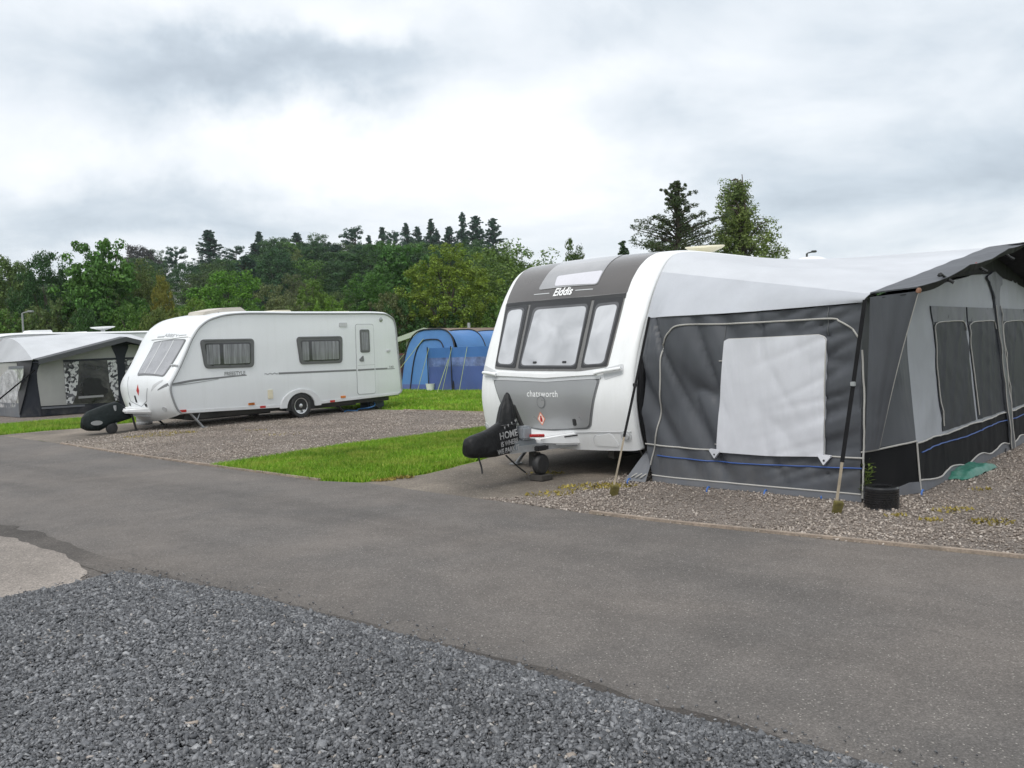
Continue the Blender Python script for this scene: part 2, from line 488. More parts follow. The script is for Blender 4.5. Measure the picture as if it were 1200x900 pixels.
def asphalt_mat(name, base, warm, speck, scale=1.0, rough=.85, patch=.2, bmp=.7, lanes=False):
    m, t, b, tc = newmat(name)
    o = tc.outputs['Object']
    big = t.noise(o, .55, 5, .55, .4); mid = t.noise(o, 3.2, 5, .6); fine = t.noise(o, 95 * scale, 3, .7)
    v = t.voronoi(o, 120 * scale, out=1)
    hv = t.n('ShaderNodeSeparateColor'); t.l(v, hv.inputs[0])
    c = t.mix(t.ramp(big, [(.35, 0.0), (.65, 1.0)]), base, warm)
    c = t.mix(1.0, c, t.ramp(big, [(.3, 1 - patch), (.7, 1 + patch)]), 'MULTIPLY')
    c = t.mix(1.0, c, t.ramp(mid, [(.3, .9), (.7, 1.1)]), 'MULTIPLY')
    c = t.mix(1.0, c, t.ramp(fine, [(.3, .7), (.7, 1.3)]), 'MULTIPLY')
    c = t.mix(1.0, c, t.ramp(hv.outputs[0], [(0.0, .82), (.5, 1.0), (.88, 1.12), (1.0, 1.5)]), 'MULTIPLY')
    sp_ = t.math('GREATER_THAN', hv.outputs[1], .985)
    c = t.mix(t.math('MULTIPLY', sp_, .8), c, speck)
    if lanes:                                # wheel-worn bands along the road, hairline cracks, oily and damp marks
        ax = t.vmath('DOT_PRODUCT', o, (.65, .76, 0)).outputs['Value']; al = t.vmath('DOT_PRODUCT', o, (.76, -.65, 0)).outputs['Value']
        cb = t.n('ShaderNodeCombineXYZ'); t.l(ax, cb.inputs[0]); t.l(t.math('MULTIPLY', al, .07), cb.inputs[1])
        c = t.mix(1.0, c, t.ramp(t.noise(cb.outputs[0], 1.5, 4, .6, .3), [(.32, .87), (.5, 1.0), (.7, 1.10)]), 'MULTIPLY')
        wn_ = t.n('ShaderNodeTexNoise'); wn_.inputs['Scale'].default_value = 1.6; wn_.inputs['Detail'].default_value = 6; t.l(o, wn_.inputs['Vector'])
        wp_ = t.vmath('SCALE', wn_.outputs['Color']); wp_.inputs['Scale'].default_value = .9
        ed_ = t.voronoi(t.vmath('ADD', o, wp_.outputs[0]).outputs[0], .33, 'DISTANCE_TO_EDGE')
        ck = t.math('MULTIPLY', t.math('LESS_THAN', ed_, .0035), t.ramp(t.noise(o, .5, 3), [(.52, 0.0), (.62, .4)]))
        c = t.mix(ck, c, (.045, .042, .04))
        st_ = t.ramp(t.noise(o, 1.1, 6, .62, 1.2), [(.68, 0.0), (.78, .22)])
        c = t.mix(st_, c, (.06, .056, .053))
    t.l(c, b.inputs['Base Color']); b.inputs['Roughness'].default_value = rough; b.inputs['Specular IOR Level'].default_value = .3
    h = t.math('ADD', t.math('MULTIPLY', fine, .6), t.math('MULTIPLY', hv.outputs[2], .5))
    t.l(t.bump(h, bmp, .006), b.inputs['Normal'])
    return m
ROADM = asphalt_mat('worn asphalt', (.124, .115, .108), (.138, .123, .111), (.34, .32, .29), 1.25, patch=.13, bmp=.45, lanes=True)
PADM = asphalt_mat('old stained tarmac', (.155, .134, .112), (.195, .166, .136), (.4, .36, .3), .8, patch=.3)
DIRTM = asphalt_mat('damp dark tarmac edge', (.062, .056, .051), (.10, .089, .08), (.2, .18, .165), .9, patch=.35)
SLABM = asphalt_mat('weathered concrete', (.20, .178, .158), (.24, .212, .188), (.34, .31, .28), .8, patch=.22, bmp=.3)

def gravel_mat(name, cols, scale, dirt=(.12, .09, .06)):
    m, t, b, tc = newmat(name)
    o = tc.outputs['Object']
    v = t.n('ShaderNodeTexVoronoi'); v.inputs['Scale'].default_value = scale; t.l(o, v.inputs['Vector'])
    hv = t.n('ShaderNodeSeparateColor'); t.l(v.outputs['Color'], hv.inputs[0])
    c = t.ramp(hv.outputs[0], cols)
    c = t.mix(1.0, c, t.ramp(v.outputs['Distance'], [(.1, 1.15), (.55, .75), (.9, .3)]), 'MULTIPLY')
    big = t.noise(o, .9, 6, .6)
    c = t.mix(1.0, c, t.ramp(big, [(.3, .8), (.7, 1.18)]), 'MULTIPLY')
    moss = t.ramp(t.math('ADD', t.math('MULTIPLY', t.noise(o, 1.3, 7, .65), .7), t.math('MULTIPLY', t.noise(o, 14, 3), .3)), [(.6, 0.0), (.7, .75)])
    c = t.mix(moss, c, t.mix(t.noise(o, 9, 3), (.17, .15, .05), (.13, .10, .06)))
    t.l(c, b.inputs['Base Color']); b.inputs['Roughness'].default_value = .85; b.inputs['Specular IOR Level'].default_value = .25
    t.l(t.bump(v.outputs['Distance'], 1.0, -.015), b.inputs['Normal'])
    return m
PINKG = gravel_mat('pinkish grey gravel', [(0, (.15, .125, .105)), (.3, (.255, .214, .182)), (.6, (.325, .277, .24)), (.85, (.4, .345, .3)), (1, (.5, .46, .43))], 85)
SLATEB = gravel_mat('bed of slate chips', [(0, (.03, .032, .036)), (.5, (.065, .068, .074)), (.9, (.10, .104, .11)), (1, (.16, .16, .17))], 45)

g2 = lambda *ps: [tuple(G(*p)[:2]) for p in ps]
far_edge = g2((243, 547), (372, 564.5), (430, 567), (500, 577.5), (600, 590.5), (700, 605), (800, 616.5), (1000, 637), (1200, 657))
fdir = (Vector(far_edge[-1]) - Vector(far_edge[0])).normalized()
left_far = g2((0, 511), (65, 520), (120, 529), (160, 535.5))
FE = [tuple(Vector(left_far[0]) + Vector((-14.5, 9.5)) * 2.2)] + left_far + far_edge + [tuple(Vector(far_edge[-1]) + fdir * 22)]
near = g2((0, 628), (45, 640), (90, 655), (140, 673), (200, 683), (300, 703), (400, 731), (500, 757), (600, 785), (700, 817), (800, 845), (900, 870), (1000, 897))
ndir = (Vector(near[-1]) - Vector(near[4])).normalized()
NE = [tuple(Vector(near[0]) + Vector((-3.2, 2.5)) * 9)] + near + [tuple(Vector(near[-1]) + ndir * 16)]
road = jline(FE, .012, .3, 1) + jline(NE, .03, .15, 2)[::-1]
sheet('road', road, .012, ROADM)

# tarmac standing under the two caravans, gravel pitches, lawn strips
pad1 = g2((425, 566), (430, 567), (500, 577.5), (600, 590.5), (640, 596)) + g2((690, 575), (752, 556))
Lf = Frame(G(745, 565), 42)
far_pad = [tuple(Lf.W((12, .2, 0))[:2]), tuple(Lf.W((12, 2.6, 0))[:2])]
sheet('tarmac_standing', jline(pad1 + far_pad + g2((600, 529), (560, 541), (500, 556), (455, 563), (425, 566)), .035, .2, 3), .006, PADM)
pitch1 = g2((560, 585), (600, 590.5), (700, 605), (800, 616.5), (1000, 637), (1200, 657))
pitch1 += [tuple(Vector(pitch1[-1]) + fdir * 9), tuple(Lf.W((16, -12, 0))[:2]), tuple(Lf.W((16, .6, 0))[:2]), tuple(Lf.W((1, .5, 0))[:2])] + g2((700, 567), (640, 583))
sheet('gravel_pitch', jline(pitch1, .05, .2, 4), .009, PINKG)

lawn_top = g2((243, 547), (400, 523), (560, 503))
ltd = (Vector(lawn_top[-1]) - Vector(lawn_top[1])).normalized()
far2 = g2((560, 484), (462, 480.5), (300, 477))
pad2 = g2((0, 512), (52, 518), (65, 520), (120, 529), (215, 507), (360, 497), (330, 482), (215, 486), (160, 495), (100, 502), (52, 505.5), (0, 510.5))
pitch2 = g2((65, 520), (120, 529), (160, 535.5)) + lawn_top + [tuple(Vector(lawn_top[-1]) + ltd * 9.5)] + [tuple(Vector(far2[0]) + Vector((3.2, -2.0)))] + far2 + g2((215, 486), (200, 495), (150, 508))
sheet('gravel_pitch', jline(pitch2, .05, .25, 6), .006, PINKG)
sheet('tarmac_standing', jline(pad2, .06, .25, 7), .010, PADM)
pitch3 = [tuple(Vector(G(0, 498)[:2]) + Vector((-9, 4)))] + g2((0, 498), (60, 493), (130, 488), (200, 482), (200, 470)) + [tuple(Vector(G(200, 470)[:2]) + Vector((-4, 12))), tuple(Vector(G(0, 470)[:2]) + Vector((-9, 12)))]
sheet('gravel_pitch', jline(pitch3, .06, .3, 8), .008, PINKG)

# near side: weathered slab, damp tarmac, slate chips
slab = [tuple(Vector(G(0, 632)[:2]) + Vector((-6, 1.2)))] + g2((0, 631), (40, 640), (85, 659), (104, 672), (98, 684), (0, 707)) + [tuple(Vector(G(0, 707)[:2]) + Vector((-6, -1.5)))]
apron = [tuple(Vector(NE[0]) + Vector((.4, .5)))] + g2((0, 617), (45, 627), (90, 642), (140, 661), (215, 679), (210, 700), (90, 700), (0, 725)) + [tuple(Vector(G(0, 725)[:2]) + Vector((-26, -1.5)))]
sheet('tarmac_apron', jline(apron, .11, .08, 9), .016, DIRTM)
sheet('concrete_slab', jline(slab, .07, .08, 10), .021, SLABM)
E0 = Vector((.05, .02))
dark = jline(g2((60, 642), (140, 668), (250, 688), (400, 725), (500, 752), (600, 779), (700, 810), (800, 838), (900, 863), (1000, 889), (1100, 920)), .06, .1, 12)
dark2 = jline(g2((60, 655), (140, 680), (250, 700), (400, 738), (500, 765), (600, 793), (700, 825), (800, 852), (900, 877), (1000, 905), (1100, 935)), .02, .1, 13)
sheet('damp_verge', dark + dark2[::-1], .0195, DIRTM)
slate_poly = g2((-40, 715), (0, 706), (95, 686), (140, 674), (200, 684), (300, 704), (400, 732), (500, 758), (600, 786), (700, 818), (800, 846), (900, 871), (1000, 898), (1040, 909))
slate_poly += [tuple(Vector(slate_poly[-1]) + ndir * 3), (4.0, -1.5), (-7.5, -1.5), (-7.5, 5.4)]
sheet('slate_bed', jline(slate_poly, .03, .12, 11), .024, SLATEB)

# timber/concrete edging along the far side of the road
def edging(pts, label):
    b = MB()
    P = jline(pts, .008, .3, 20)
    L = []
    for i, p in enumerate(P):
        tg = (P[min(i + 1, len(P) - 1)] - P[max(0, i - 1)]).normalized(); n = Vector((-tg.y, tg.x))
        q = p + n * .03
        zz = .034 + .006 * noise.noise((p.x, p.y, 3))
        L.append([(q.x - n.x * .022, q.y - n.y * .022, -.02), (q.x - n.x * .022, q.y - n.y * .022, zz), (q.x + n.x * .022, q.y + n.y * .022, zz), (q.x + n.x * .022, q.y + n.y * .022, -.02)])
    b.loft(L)
    return tag(b.build('path_edging', EDGE, smooth=30), label, 'edging', 'thin edging boards along the road')
EDGE = M('weathered edging board', (.30, .24, .19), .85, var=.25, vs=6, fine=.25, bump=.4, bs=90, bd=.004, dirt=.5, ds=4)
edging(g2((70, 521), (120, 529), (243, 547), (372, 564.5)), 'thin weathered edging between the road and the gravel pitch of the caravan with a door')
edging(g2((690, 603.5), (800, 616.5), (1000, 637), (1200, 657)) + [tuple(Vector(far_edge[-1]) + fdir * 6)], 'thin weathered edging strip between the road and the gravel beside the grey awning')
edging([tuple(Vector(far2[0]) + Vector((3.0, -1.9)))] + g2((560, 483.5), (474, 481)), 'pale edging strip at the far end of the gravel pitch in front of the lawn')

# ------------------------------------------------------------------ slate chips (uncountable: one object)
def inpoly(P, x, y):
    P = np.asarray(P); n = len(P); ins = np.zeros(x.shape, bool)
    j = n - 1
    for i in range(n):
        xi, yi, xj, yj = P[i][0], P[i][1], P[j][0], P[j][1]
        c = ((yi > y) != (yj > y)) & (x < (xj - xi) * (y - yi) / (yj - yi + 1e-12) + xi)
        ins ^= c; j = i
    return ins
CUBE = np.array([(x, y, z) for z in (-1, 1) for (x, y) in ((-1, -1), (1, -1), (1, 1), (-1, 1))], float)
CF = np.array([(3, 2, 1, 0), (4, 5, 6, 7), (0, 1, 5, 4), (1, 2, 6, 5), (2, 3, 7, 6), (3, 0, 4, 7)])
def stones(name, pos, size, flat, m, tiltmax=.5):
    n = len(pos)
    V = CUBE[None] * (1 + rng.uniform(-.45, .3, (n, 8, 3)))
    V[:, 4:, :2] *= rng.uniform(.45, .95, (n, 1, 1))
    sc = np.stack([size * rng.uniform(.8, 1.5, n), size * rng.uniform(.5, 1.0, n), size * flat * rng.uniform(.6, 1.3, n)], 1) * .5
    V = V * sc[:, None]
    a = rng.uniform(0, 2 * np.pi, n); tx = rng.normal(0, tiltmax, n); ty = rng.normal(0, tiltmax, n)
    def rot(V, ax, an):
        c, s_ = np.cos(an)[:, None], np.sin(an)[:, None]
        i, j = [(1, 2), (2, 0), (0, 1)][ax]
        W = V.copy(); W[..., i] = V[..., i] * c - V[..., j] * s_; W[..., j] = V[..., i] * s_ + V[..., j] * c
        return W
    V = rot(rot(rot(V, 0, tx), 1, ty), 2, a) + pos[:, None]
    me = bpy.data.meshes.new(name)
    F = (CF[None] + 8 * np.arange(n)[:, None, None]).reshape(-1, 4)
    me.vertices.add(n * 8); me.vertices.foreach_set('co', V.reshape(-1).astype(np.float32))
    me.loops.add(F.size); me.loops.foreach_set('vertex_index', F.reshape(-1).astype(np.int32))
    me.polygons.add(len(F)); me.polygons.foreach_set('loop_start', (np.arange(len(F)) * 4).astype(np.int32))
    me.update(calc_edges=True)
    me.materials.append(m)
    o = bpy.data.objects.new(name, me); COL.objects.link(o)
    return o
def stone_mat(name, stops):
    m, t, b, tc = newmat(name)
    g = t.n('ShaderNodeNewGeometry')
    c = t.ramp(g.outputs['Random Per Island'], stops)
    c = t.mix(1.0, c, t.ramp(t.noise(tc.outputs['Object'], 160, 2), [(.3, .85), (.7, 1.15)]), 'MULTIPLY')
    c = t.mix(1.0, c, t.ramp(t.noise(tc.outputs['Object'], .8, 4), [(.35, .8), (.65, 1.12)]), 'MULTIPLY')
    t.l(c, b.inputs['Base Color']); b.inputs['Roughness'].default_value = .45; b.inputs['Specular IOR Level'].default_value = .5
    return m
SLATE = stone_mat('blue grey slate', [(0, (.048, .050, .054)), (.4, (.094, .097, .104)), (.75, (.152, .156, .165)), (.95, (.225, .229, .238)), (.988, (.33, .334, .34)), (.995, (.30, .235, .18)), (1, (.42, .41, .39))])
def dip(x, y):
    return np.array([.035 * noise.noise((a * .9, b * .9, 4)) + .02 * noise.noise((a * 2.3, b * 2.3, 9)) for a, b in zip(x, y)])
N = 620000
x = rng.uniform(-5.0, 3.4, N); y = rng.uniform(2.3, 7.2, N)
k = inpoly(slate_poly, x, y); x, y = x[k], y[k]
# near the edge chips lie thinner and some spill on to the tarmac
ed = np.array([(p[0], p[1]) for p in jline(slate_poly[:15], 0, .1)])
dmin = np.min(np.hypot(x[:, None] - ed[None, :, 0], y[:, None] - ed[None, :, 1]), 1)
pile = np.clip(dmin / .35, 0, 1)
z = .026 + pile * (.014 + rng.uniform(0, .016, len(x))) + pile * np.maximum(-.012, dip(x, y))
P1 = np.stack([x, y, z], 1)
sz1 = rng.gamma(5, .0024, len(x)) + .006
mspill = 700
ii = rng.integers(0, len(ed), mspill)
sx_, sy_ = ed[ii, 0] + rng.normal(0, .1, mspill), ed[ii, 1] + np.abs(rng.normal(0, .11, mspill))
P1 = np.concatenate([P1, np.stack([sx_, sy_, np.full(mspill, .0225)], 1)])
sz1 = np.concatenate([sz1, rng.uniform(.005, .014, mspill)])
tag(stones('slate_chips', P1, sz1, .40, SLATE, .55), 'loose blue grey slate chips covering the near ground beside the road', 'gravel', kind='stuff')

PINKS = stone_mat('pinkish grey stone', [(0, (.165, .135, .112)), (.35, (.28, .234, .198)), (.7, (.375, .32, .275)), (.95, (.48, .42, .365)), (1, (.62, .56, .5))])
def scatter(poly, n, y1, seed=0):
    P = np.asarray([(p[0], p[1]) for p in poly]); lo, hi = P.min(0), P.max(0); hi[1] = min(hi[1], y1)
    x = rng.uniform(lo[0], hi[0], n); y = rng.uniform(lo[1], hi[1], n)
    k = inpoly(P, x, y); x, y = x[k], y[k]
    q = (600 + FPX * x / np.maximum(y, .5))
    k = (q > -160) & (q < 1400)
    return x[k], y[k]
x, y = scatter(pitch1, 330000, 13.5)
lx = np.array([Lf.loc((a, b, 0))[:2] for a, b in zip(x, y)])
k = ~((lx[:, 0] > 1.2) & (lx[:, 1] < -.3) & (lx[:, 1] > -2.5))
x, y = x[k], y[k]
x2, y2 = scatter(pitch2, 150000, 22)
xx, yy = np.concatenate([x, x2]), np.concatenate([y, y2])
k = rng.uniform(0, 1, len(xx)) < .25 + .75 * np.array([min(1, max(0, .5 + 2.2 * noise.noise((a * .8, b * .8, 2)))) for a, b in zip(xx, yy)])
xx, yy = xx[k], yy[k]
tag(stones('gravel_stones', np.stack([xx, yy, .012 + rng.uniform(0, .008, len(xx))], 1), rng.gamma(7, .0015, len(xx)) + .005, .6, PINKS, .6), 'loose pinkish grey gravel stones on the caravan pitches', 'gravel', kind='stuff')

# ------------------------------------------------------------------ grass blades
def blade_mat(name, stops):
    m, t, b, tc = newmat(name)
    g = t.n('ShaderNodeNewGeometry')
    c = t.ramp(g.outputs['Random Per Island'], stops)
    c = t.mix(1.0, c, t.ramp(t.noise(tc.outputs['Object'], .55, 6, .6), [(.3, .65), (.7, 1.35)]), 'MULTIPLY')
    yl = t.ramp(t.noise(tc.outputs['Object'], 1.3, 6, .65, .8), [(.48, 0.0), (.68, .75)])
    c = t.mix(yl, c, (.34, .37, .07))
    t.l(c, b.inputs['Base Color']); b.inputs['Roughness'].default_value = .6; b.inputs['Specular IOR Level'].default_value = .25
    return m
BLADE = blade_mat('grass blade', [(0, (.105, .225, .012)), (.5, (.152, .31, .016)), (.85, (.215, .37, .024)), (1, (.42, .43, .10))])
def blades(name, x, y, h, w, label):
    n = len(x)
    a = rng.uniform(0, 2 * np.pi, n); ln = rng.normal(0, .45, (n, 2))
    dx, dy = np.cos(a) * w, np.sin(a) * w
    V = np.zeros((n, 3, 3))
    V[:, 0] = np.stack([x - dx, y - dy, np.zeros(n)], 1); V[:, 1] = np.stack([x + dx, y + dy, np.zeros(n)], 1)
    V[:, 2] = np.stack([x + ln[:, 0] * h, y + ln[:, 1] * h, h], 1)
    me = bpy.data.meshes.new(name)
    me.vertices.add(n * 3); me.vertices.foreach_set('co', V.reshape(-1).astype(np.float32))
    me.loops.add(n * 3); me.loops.foreach_set('vertex_index', np.arange(n * 3, dtype=np.int32))
    me.polygons.add(n); me.polygons.foreach_set('loop_start', (np.arange(n) * 3).astype(np.int32))
    me.update(calc_edges=True); me.materials.append(BLADE)
    o = bpy.data.objects.new(name, me); COL.objects.link(o)
    return tag(o, label, 'grass', kind='stuff')
strip1 = g2((246, 547), (400, 523), (560, 503), (590, 499)) + g2((620, 520), (560, 540), (500, 555), (462, 561.5), (430, 566), (372, 564))
x, y = scatter(jline(strip1, .05, .2, 31), 240000, 18)
tag(blades('mown_grass', x, y, rng.uniform(.03, .075, len(x)), .006, 'bright mown grass strip between the two caravan pitches'))
strip2 = [tuple(Vector(G(0, 511)[:2]) + Vector((-5, 2)))] + g2((0, 510.5), (52, 505.5), (100, 502), (160, 494.5), (215, 485.5), (330, 481), (320, 476), (205, 481), (130, 488.5), (60, 493.5), (0, 498.5)) + [tuple(Vector(G(0, 498.5)[:2]) + Vector((-5, 2.5)))]
x, y = scatter(jline(strip2, .06, .3, 32), 150000, 26)
blades('mown_grass', x, y, rng.uniform(.04, .09, len(x)), .008, 'bright mown grass strip in front of the striped curtain awning at left')
lawn3 = g2((300, 476.5), (462, 479.5), (560, 482.5), (600, 484)) + [(3, 24.5), (4, 40), (-14, 40), (-14, 26)]
x, y = scatter(lawn3, 150000, 38)
blades('mown_grass', x, y, rng.uniform(.04, .09, len(x)), .011, 'mown lawn in front of the blue tent')
# ------------------------------------------------------------------ caravan body built from its side outline
class Shell:
    def __init__(s, prof, Wd, bow, fr, r=.05, z0=0.0, edge=.09):
        P = smoothline([(a, b, 0) for a, b in prof], 10)
        s.P = [Vector((p.x, p.y)) for p in P]
        s.T = [0.0]
        for i in range(1, len(s.P)): s.T.append(s.T[-1] + (s.P[i] - s.P[i - 1]).length)
        s.W, s.bow, s.fr, s.r, s.edge = Wd, bow, fr, r, edge
    def C(s, t):
        t = min(max(t, 0.0), s.T[-1] - 1e-6)
        import bisect
        i = min(len(s.T) - 2, max(0, bisect.bisect_right(s.T, t) - 1))
        k = (t - s.T[i]) / (s.T[i + 1] - s.T[i])
        return s.P[i].lerp(s.P[i + 1], k)
    def N(s, t):
        d = s.C(t + .03) - s.C(t - .03); d.normalize()
        return Vector((-d.y, d.x))
    def surf(s, l, t, off=0.0):
        q = min(1, max(-1, 2 * l / s.W - 1))
        x = max(0.0, (abs(q) - (1 - s.edge)) / s.edge)
        d = s.bow(t) * (1 - q * q) + s.r * math.sqrt(max(0, 1 - x * x)) + off
        p = s.C(t) + s.N(t) * d
        return Vector((p.x, l, p.y))
    def mp(s, u, v, off): return s.surf(u, v, off)
    def tz(s, z):                       # arc length on the front where the outline reaches height z
        for t, p in zip(s.T, s.P):
            if p.y >= z: return t
        return s.T[-1] * .3
    def inv(s, px, py, l=1.0, t=1.0):
        tgt = Vector((px, py))
        f = lambda l, t: proj(s.fr.W(s.surf(l, t))) - tgt
        for _ in range(40):
            e = f(l, t)
            if e.length < .02: break
            a = (f(l + 1e-3, t) - e) / 1e-3; b = (f(l, t + 1e-3) - e) / 1e-3
            det = a.x * b.y - a.y * b.x
            if abs(det) < 1e-9: break
            dl = -(e.x * b.y - e.y * b.x) / det; dt = -(a.x * e.y - a.y * e.x) / det
            l += max(-.25, min(.25, dl)); t += max(-.2, min(.2, dt))
            l = min(s.W, max(0, l)); t = min(s.T[-1], max(0, t))
        return (l, t)
    def ips(s, pts, l=1.0, t=1.0, sub=0):
        out = []
        if sub:
            pts = [(a[0] + (b[0] - a[0]) * k / sub, a[1] + (b[1] - a[1]) * k / sub) for a, b in zip(pts, list(pts[1:]) + [pts[0]]) for k in range(sub)]
        for p in pts:
            q = s.inv(p[0], p[1], l, t); out.append(q)
        return out
    def body(s, nl=36):
        ts = []
        for i in range(len(s.T)): ts.append(s.T[i])
        e = s.edge / 2 * s.W
        ls = [e * (1 - math.cos(math.pi / 2 * k / 6)) for k in range(7)]
        ls = ls + [e + (s.W - 2 * e) * k / 16 for k in range(1, 16)] + [s.W - x for x in reversed(ls)]
        b = MB()
        R = [[s.surf(l, t) for l in ls] for t in ts]
        b.loft(R, cap=False, closed=False)
        n = len(ls)
        for j in (0, n - 1):                       # the two sides
            ring = [R[i][j] for i in range(len(ts))]
            b.add(ring, [tuple(range(len(ring)))])
        b.add([R[0][k] for k in range(n)] + [R[-1][k] for k in reversed(range(n))], [tuple(range(2 * n))])
        return b

def wheel(parent, c, r, w, side, rimmat=ALLOY, spokes=5):
    """tyre and rim; side = +1/-1 direction of the outer face along y"""
    c = Vector(c)
    prof = []
    tw = w / 2
    tb = MB()
    pr_ = [(r * .62, -tw * .8), (r * .68, -tw), (r * .9, -tw), (r * .985, -tw * .72), (r, -tw * .4), (r, tw * .4), (r * .985, tw * .72), (r * .9, tw), (r * .68, tw), (r * .62, tw * .8)]
    tb.lathe(pr_, c, (0, side, 0), 40, cap=False)
    for k in range(4):
        tb.lathe([(r * 1.0, -tw * .5 + k * tw * .32), (r * 1.006, -tw * .46 + k * tw * .32), (r * 1.0, -tw * .3 + k * tw * .32)], c, (0, side, 0), 40, cap=False)
    wo = tb.build('wheel', RUBBER, parent)
    rb = MB()
    rb.lathe([(r * .62, -tw * .7), (r * .66, tw * .75), (r * .63, tw * .85), (r * .57, tw * .8), (r * .55, tw * .2), (0.02, tw * .1)], c, (0, side, 0), 40, cap=False)
    ax = Vector((0, side, 0))
    for k in range(spokes):
        a = 2 * math.pi * k / spokes + .3
        d = Vector((math.cos(a), 0, math.sin(a))); e = Vector((-math.sin(a), 0, math.cos(a)))
        pr2 = []
        for (rr, ww, hh) in ((r * .1, r * .1, tw * .62), (r * .35, r * .085, tw * .66), (r * .6, r * .14, tw * .74)):
            for (sx, hz_) in ((-1, 0), (1, 0), (1, 1), (-1, 1)):
                pr2.append(c + d * rr + e * ww * sx + ax * (hh - (.02 if not hz_ else 0)))
        rb.loft([pr2[0:4], pr2[4:8], pr2[8:12]])
    rb.lathe([(r * .17, tw * .5), (r * .17, tw * .72), (r * .12, tw * .8), (.001, tw * .82)], c, (0, side, 0), 20)
    rb.build('rim', rimmat, wo)
    return wo

def steady(parent, x, y, zt, dirx, L=.42, m=CHASSIS):
    b = MB()
    foot = Vector((x + dirx * L * .75, y, .02))
    top = Vector((x, y, zt))
    b.tube([top, foot], .025, 6)
    b.tube([top + Vector((dirx * .28, .02, 0)), top.lerp(foot, .55)], .012, 6)
    b.box(foot.x - .07, y - .06, .012, foot.x + .07, y + .06, .03)
    return b.build('steady_leg', m, parent, bev=.003)

# ================================================================== caravan with the grey front (right)
F1 = Frame(tuple(G(745, 565)), 42.0)
W1 = 2.36
prof1 = [(.14, .36), (.05, .62), (.0, .92), (.035, 1.21), (.135, 1.50), (.275, 1.80), (.435, 2.10), (.57, 2.30), (.72, 2.47), (.89, 2.575), (1.12, 2.63), (1.7, 2.66), (3.5, 2.67), (5.5, 2.67), (7.0, 2.66), (7.5, 2.58), (7.75, 2.35), (7.8, 1.6), (7.8, .9), (7.72, .36)]
def bow1(t): return .02 + .06 * (1 - sst((t - 1.9) / .7))
S1 = Shell(prof1, W1, bow1, F1, r=.045)
c1 = thing('caravan', F1, 'large white caravan with grey panels and three front windows, beside the big grey awning', 'caravan')
body1 = S1.body().build('body', WHITE, c1, smooth=38)
z1 = lambda x, y: (540 + x / 5, 270 + y / 5)
z2 = lambda x, y: (540 + x / 5, 420 + y / 5)
I1 = lambda *ps, f=z1, l=1.0, t=1.8, sub=0: S1.ips([f(*p) for p in ps], l, t, sub)
mp1 = S1.mp

# upper graphite panel, wrapping on to the roof
bl, br, r1_, r2_, r3_, l3_, l2_, l1_ = I1((268, 432), (974, 372), (1005, 285), (1040, 222), (1075, 180), (362, 250), (318, 310), (290, 370))
tt = max(r3_[1], l3_[1])
ttop = S1.tz(2.6) + .42
lr, ll = r3_[0] - .03, l3_[0] + .05
pb1, pb2 = I1((480, 420), (760, 398))
panel = rpoly([br, r1_, r2_, r3_, (lr - .02, ttop), (ll + .02, ttop), l3_, l2_, l1_, bl, pb1, pb2], .04)
pm = MB().patch(panel, mp1, 0, .004, .06).build('front_panel', GRAPHITE, c1, smooth=30)
# rubber strip above the windows
st = I1((272, 431), (480, 413), (760, 391), (972, 370), (966, 396), (760, 412), (480, 432), (268, 448))
MB().patch(st, mp1, 0, .012, .05).build('window_strip', BLACKP, c1)
# grey surround carrying the three windows
sur = I1((268, 428), (972, 366), (862, 800), (700, 826), (335, 822), (200, 812), sub=5)
SMOKE = M('grey smoked acrylic', (.025, .025, .026), .18, coat=.1, var=.15)
RIMT = M('tinted acrylic rim', (.085, .085, .09), .2, coat=.3, var=.3, vs=2)
SURM = M('grey window surround', (.17, .165, .16), .3, coat=.3, metal=.2)
sro = MB().patch(rpoly(sur, .03), mp1, 0, .007, .06).build('window_surround', SURM, c1)
for (o4, i4) in ((((270, 450), (400, 436), (322, 808), (206, 798)), ((288, 480), (362, 470), (302, 782), (222, 778))),
                 (((414, 432), (770, 406), (680, 812), (338, 810)), ((448, 478), (735, 456), (670, 788), (360, 788))),
                 (((788, 404), (958, 392), (856, 796), (706, 806)), ((806, 462), (914, 446), (836, 776), (728, 784)))):
    q = I1(*o4); p = I1(*i4); qs = rpoly([z1(*a) for a in o4], 2, 4); ps_ = rpoly([tuple(Vector(z1(*a)).lerp(Vector(z1(*b)), .2)) for a, b in zip(i4, o4)], 5.5, 5)
    qs = S1.ips(qs, 1.0, 1.8, 3); ps_ = S1.ips(ps_, 1.0, 1.8, 3)
    wo = MB().patch(qs, mp1, 0, .014, .06).build('front_window', SMOKE, c1)
    mid_ = [tuple(Vector(a).lerp(Vector(b), .5)) for a, b in zip([z1(*a) for a in o4], [z1(*a) for a in i4])]
    MB().patch(S1.ips(rpoly(mid_, 5.5, 5), 1.0, 1.8, 3), mp1, .012, .0160, .06).build('tinted_rim', RIMT, wo)
    MB().patch(ps_, mp1, .012, .0175, .06).build('blind', BLIND, wo)
    wb, wc = q[3], q[2]
    n_ = 2 if abs(wb[0] - wc[0]) > .6 else 0
    for k in range(n_):
        u = wb[0] + (wc[0] - wb[0]) * (.3 + .5 * k)
        MB().patch(rrect(u - .03, wb[1] + .05, u + .03, wb[1] + .075, .01), mp1, .014, .022).build('catch', BLACKP, wo)
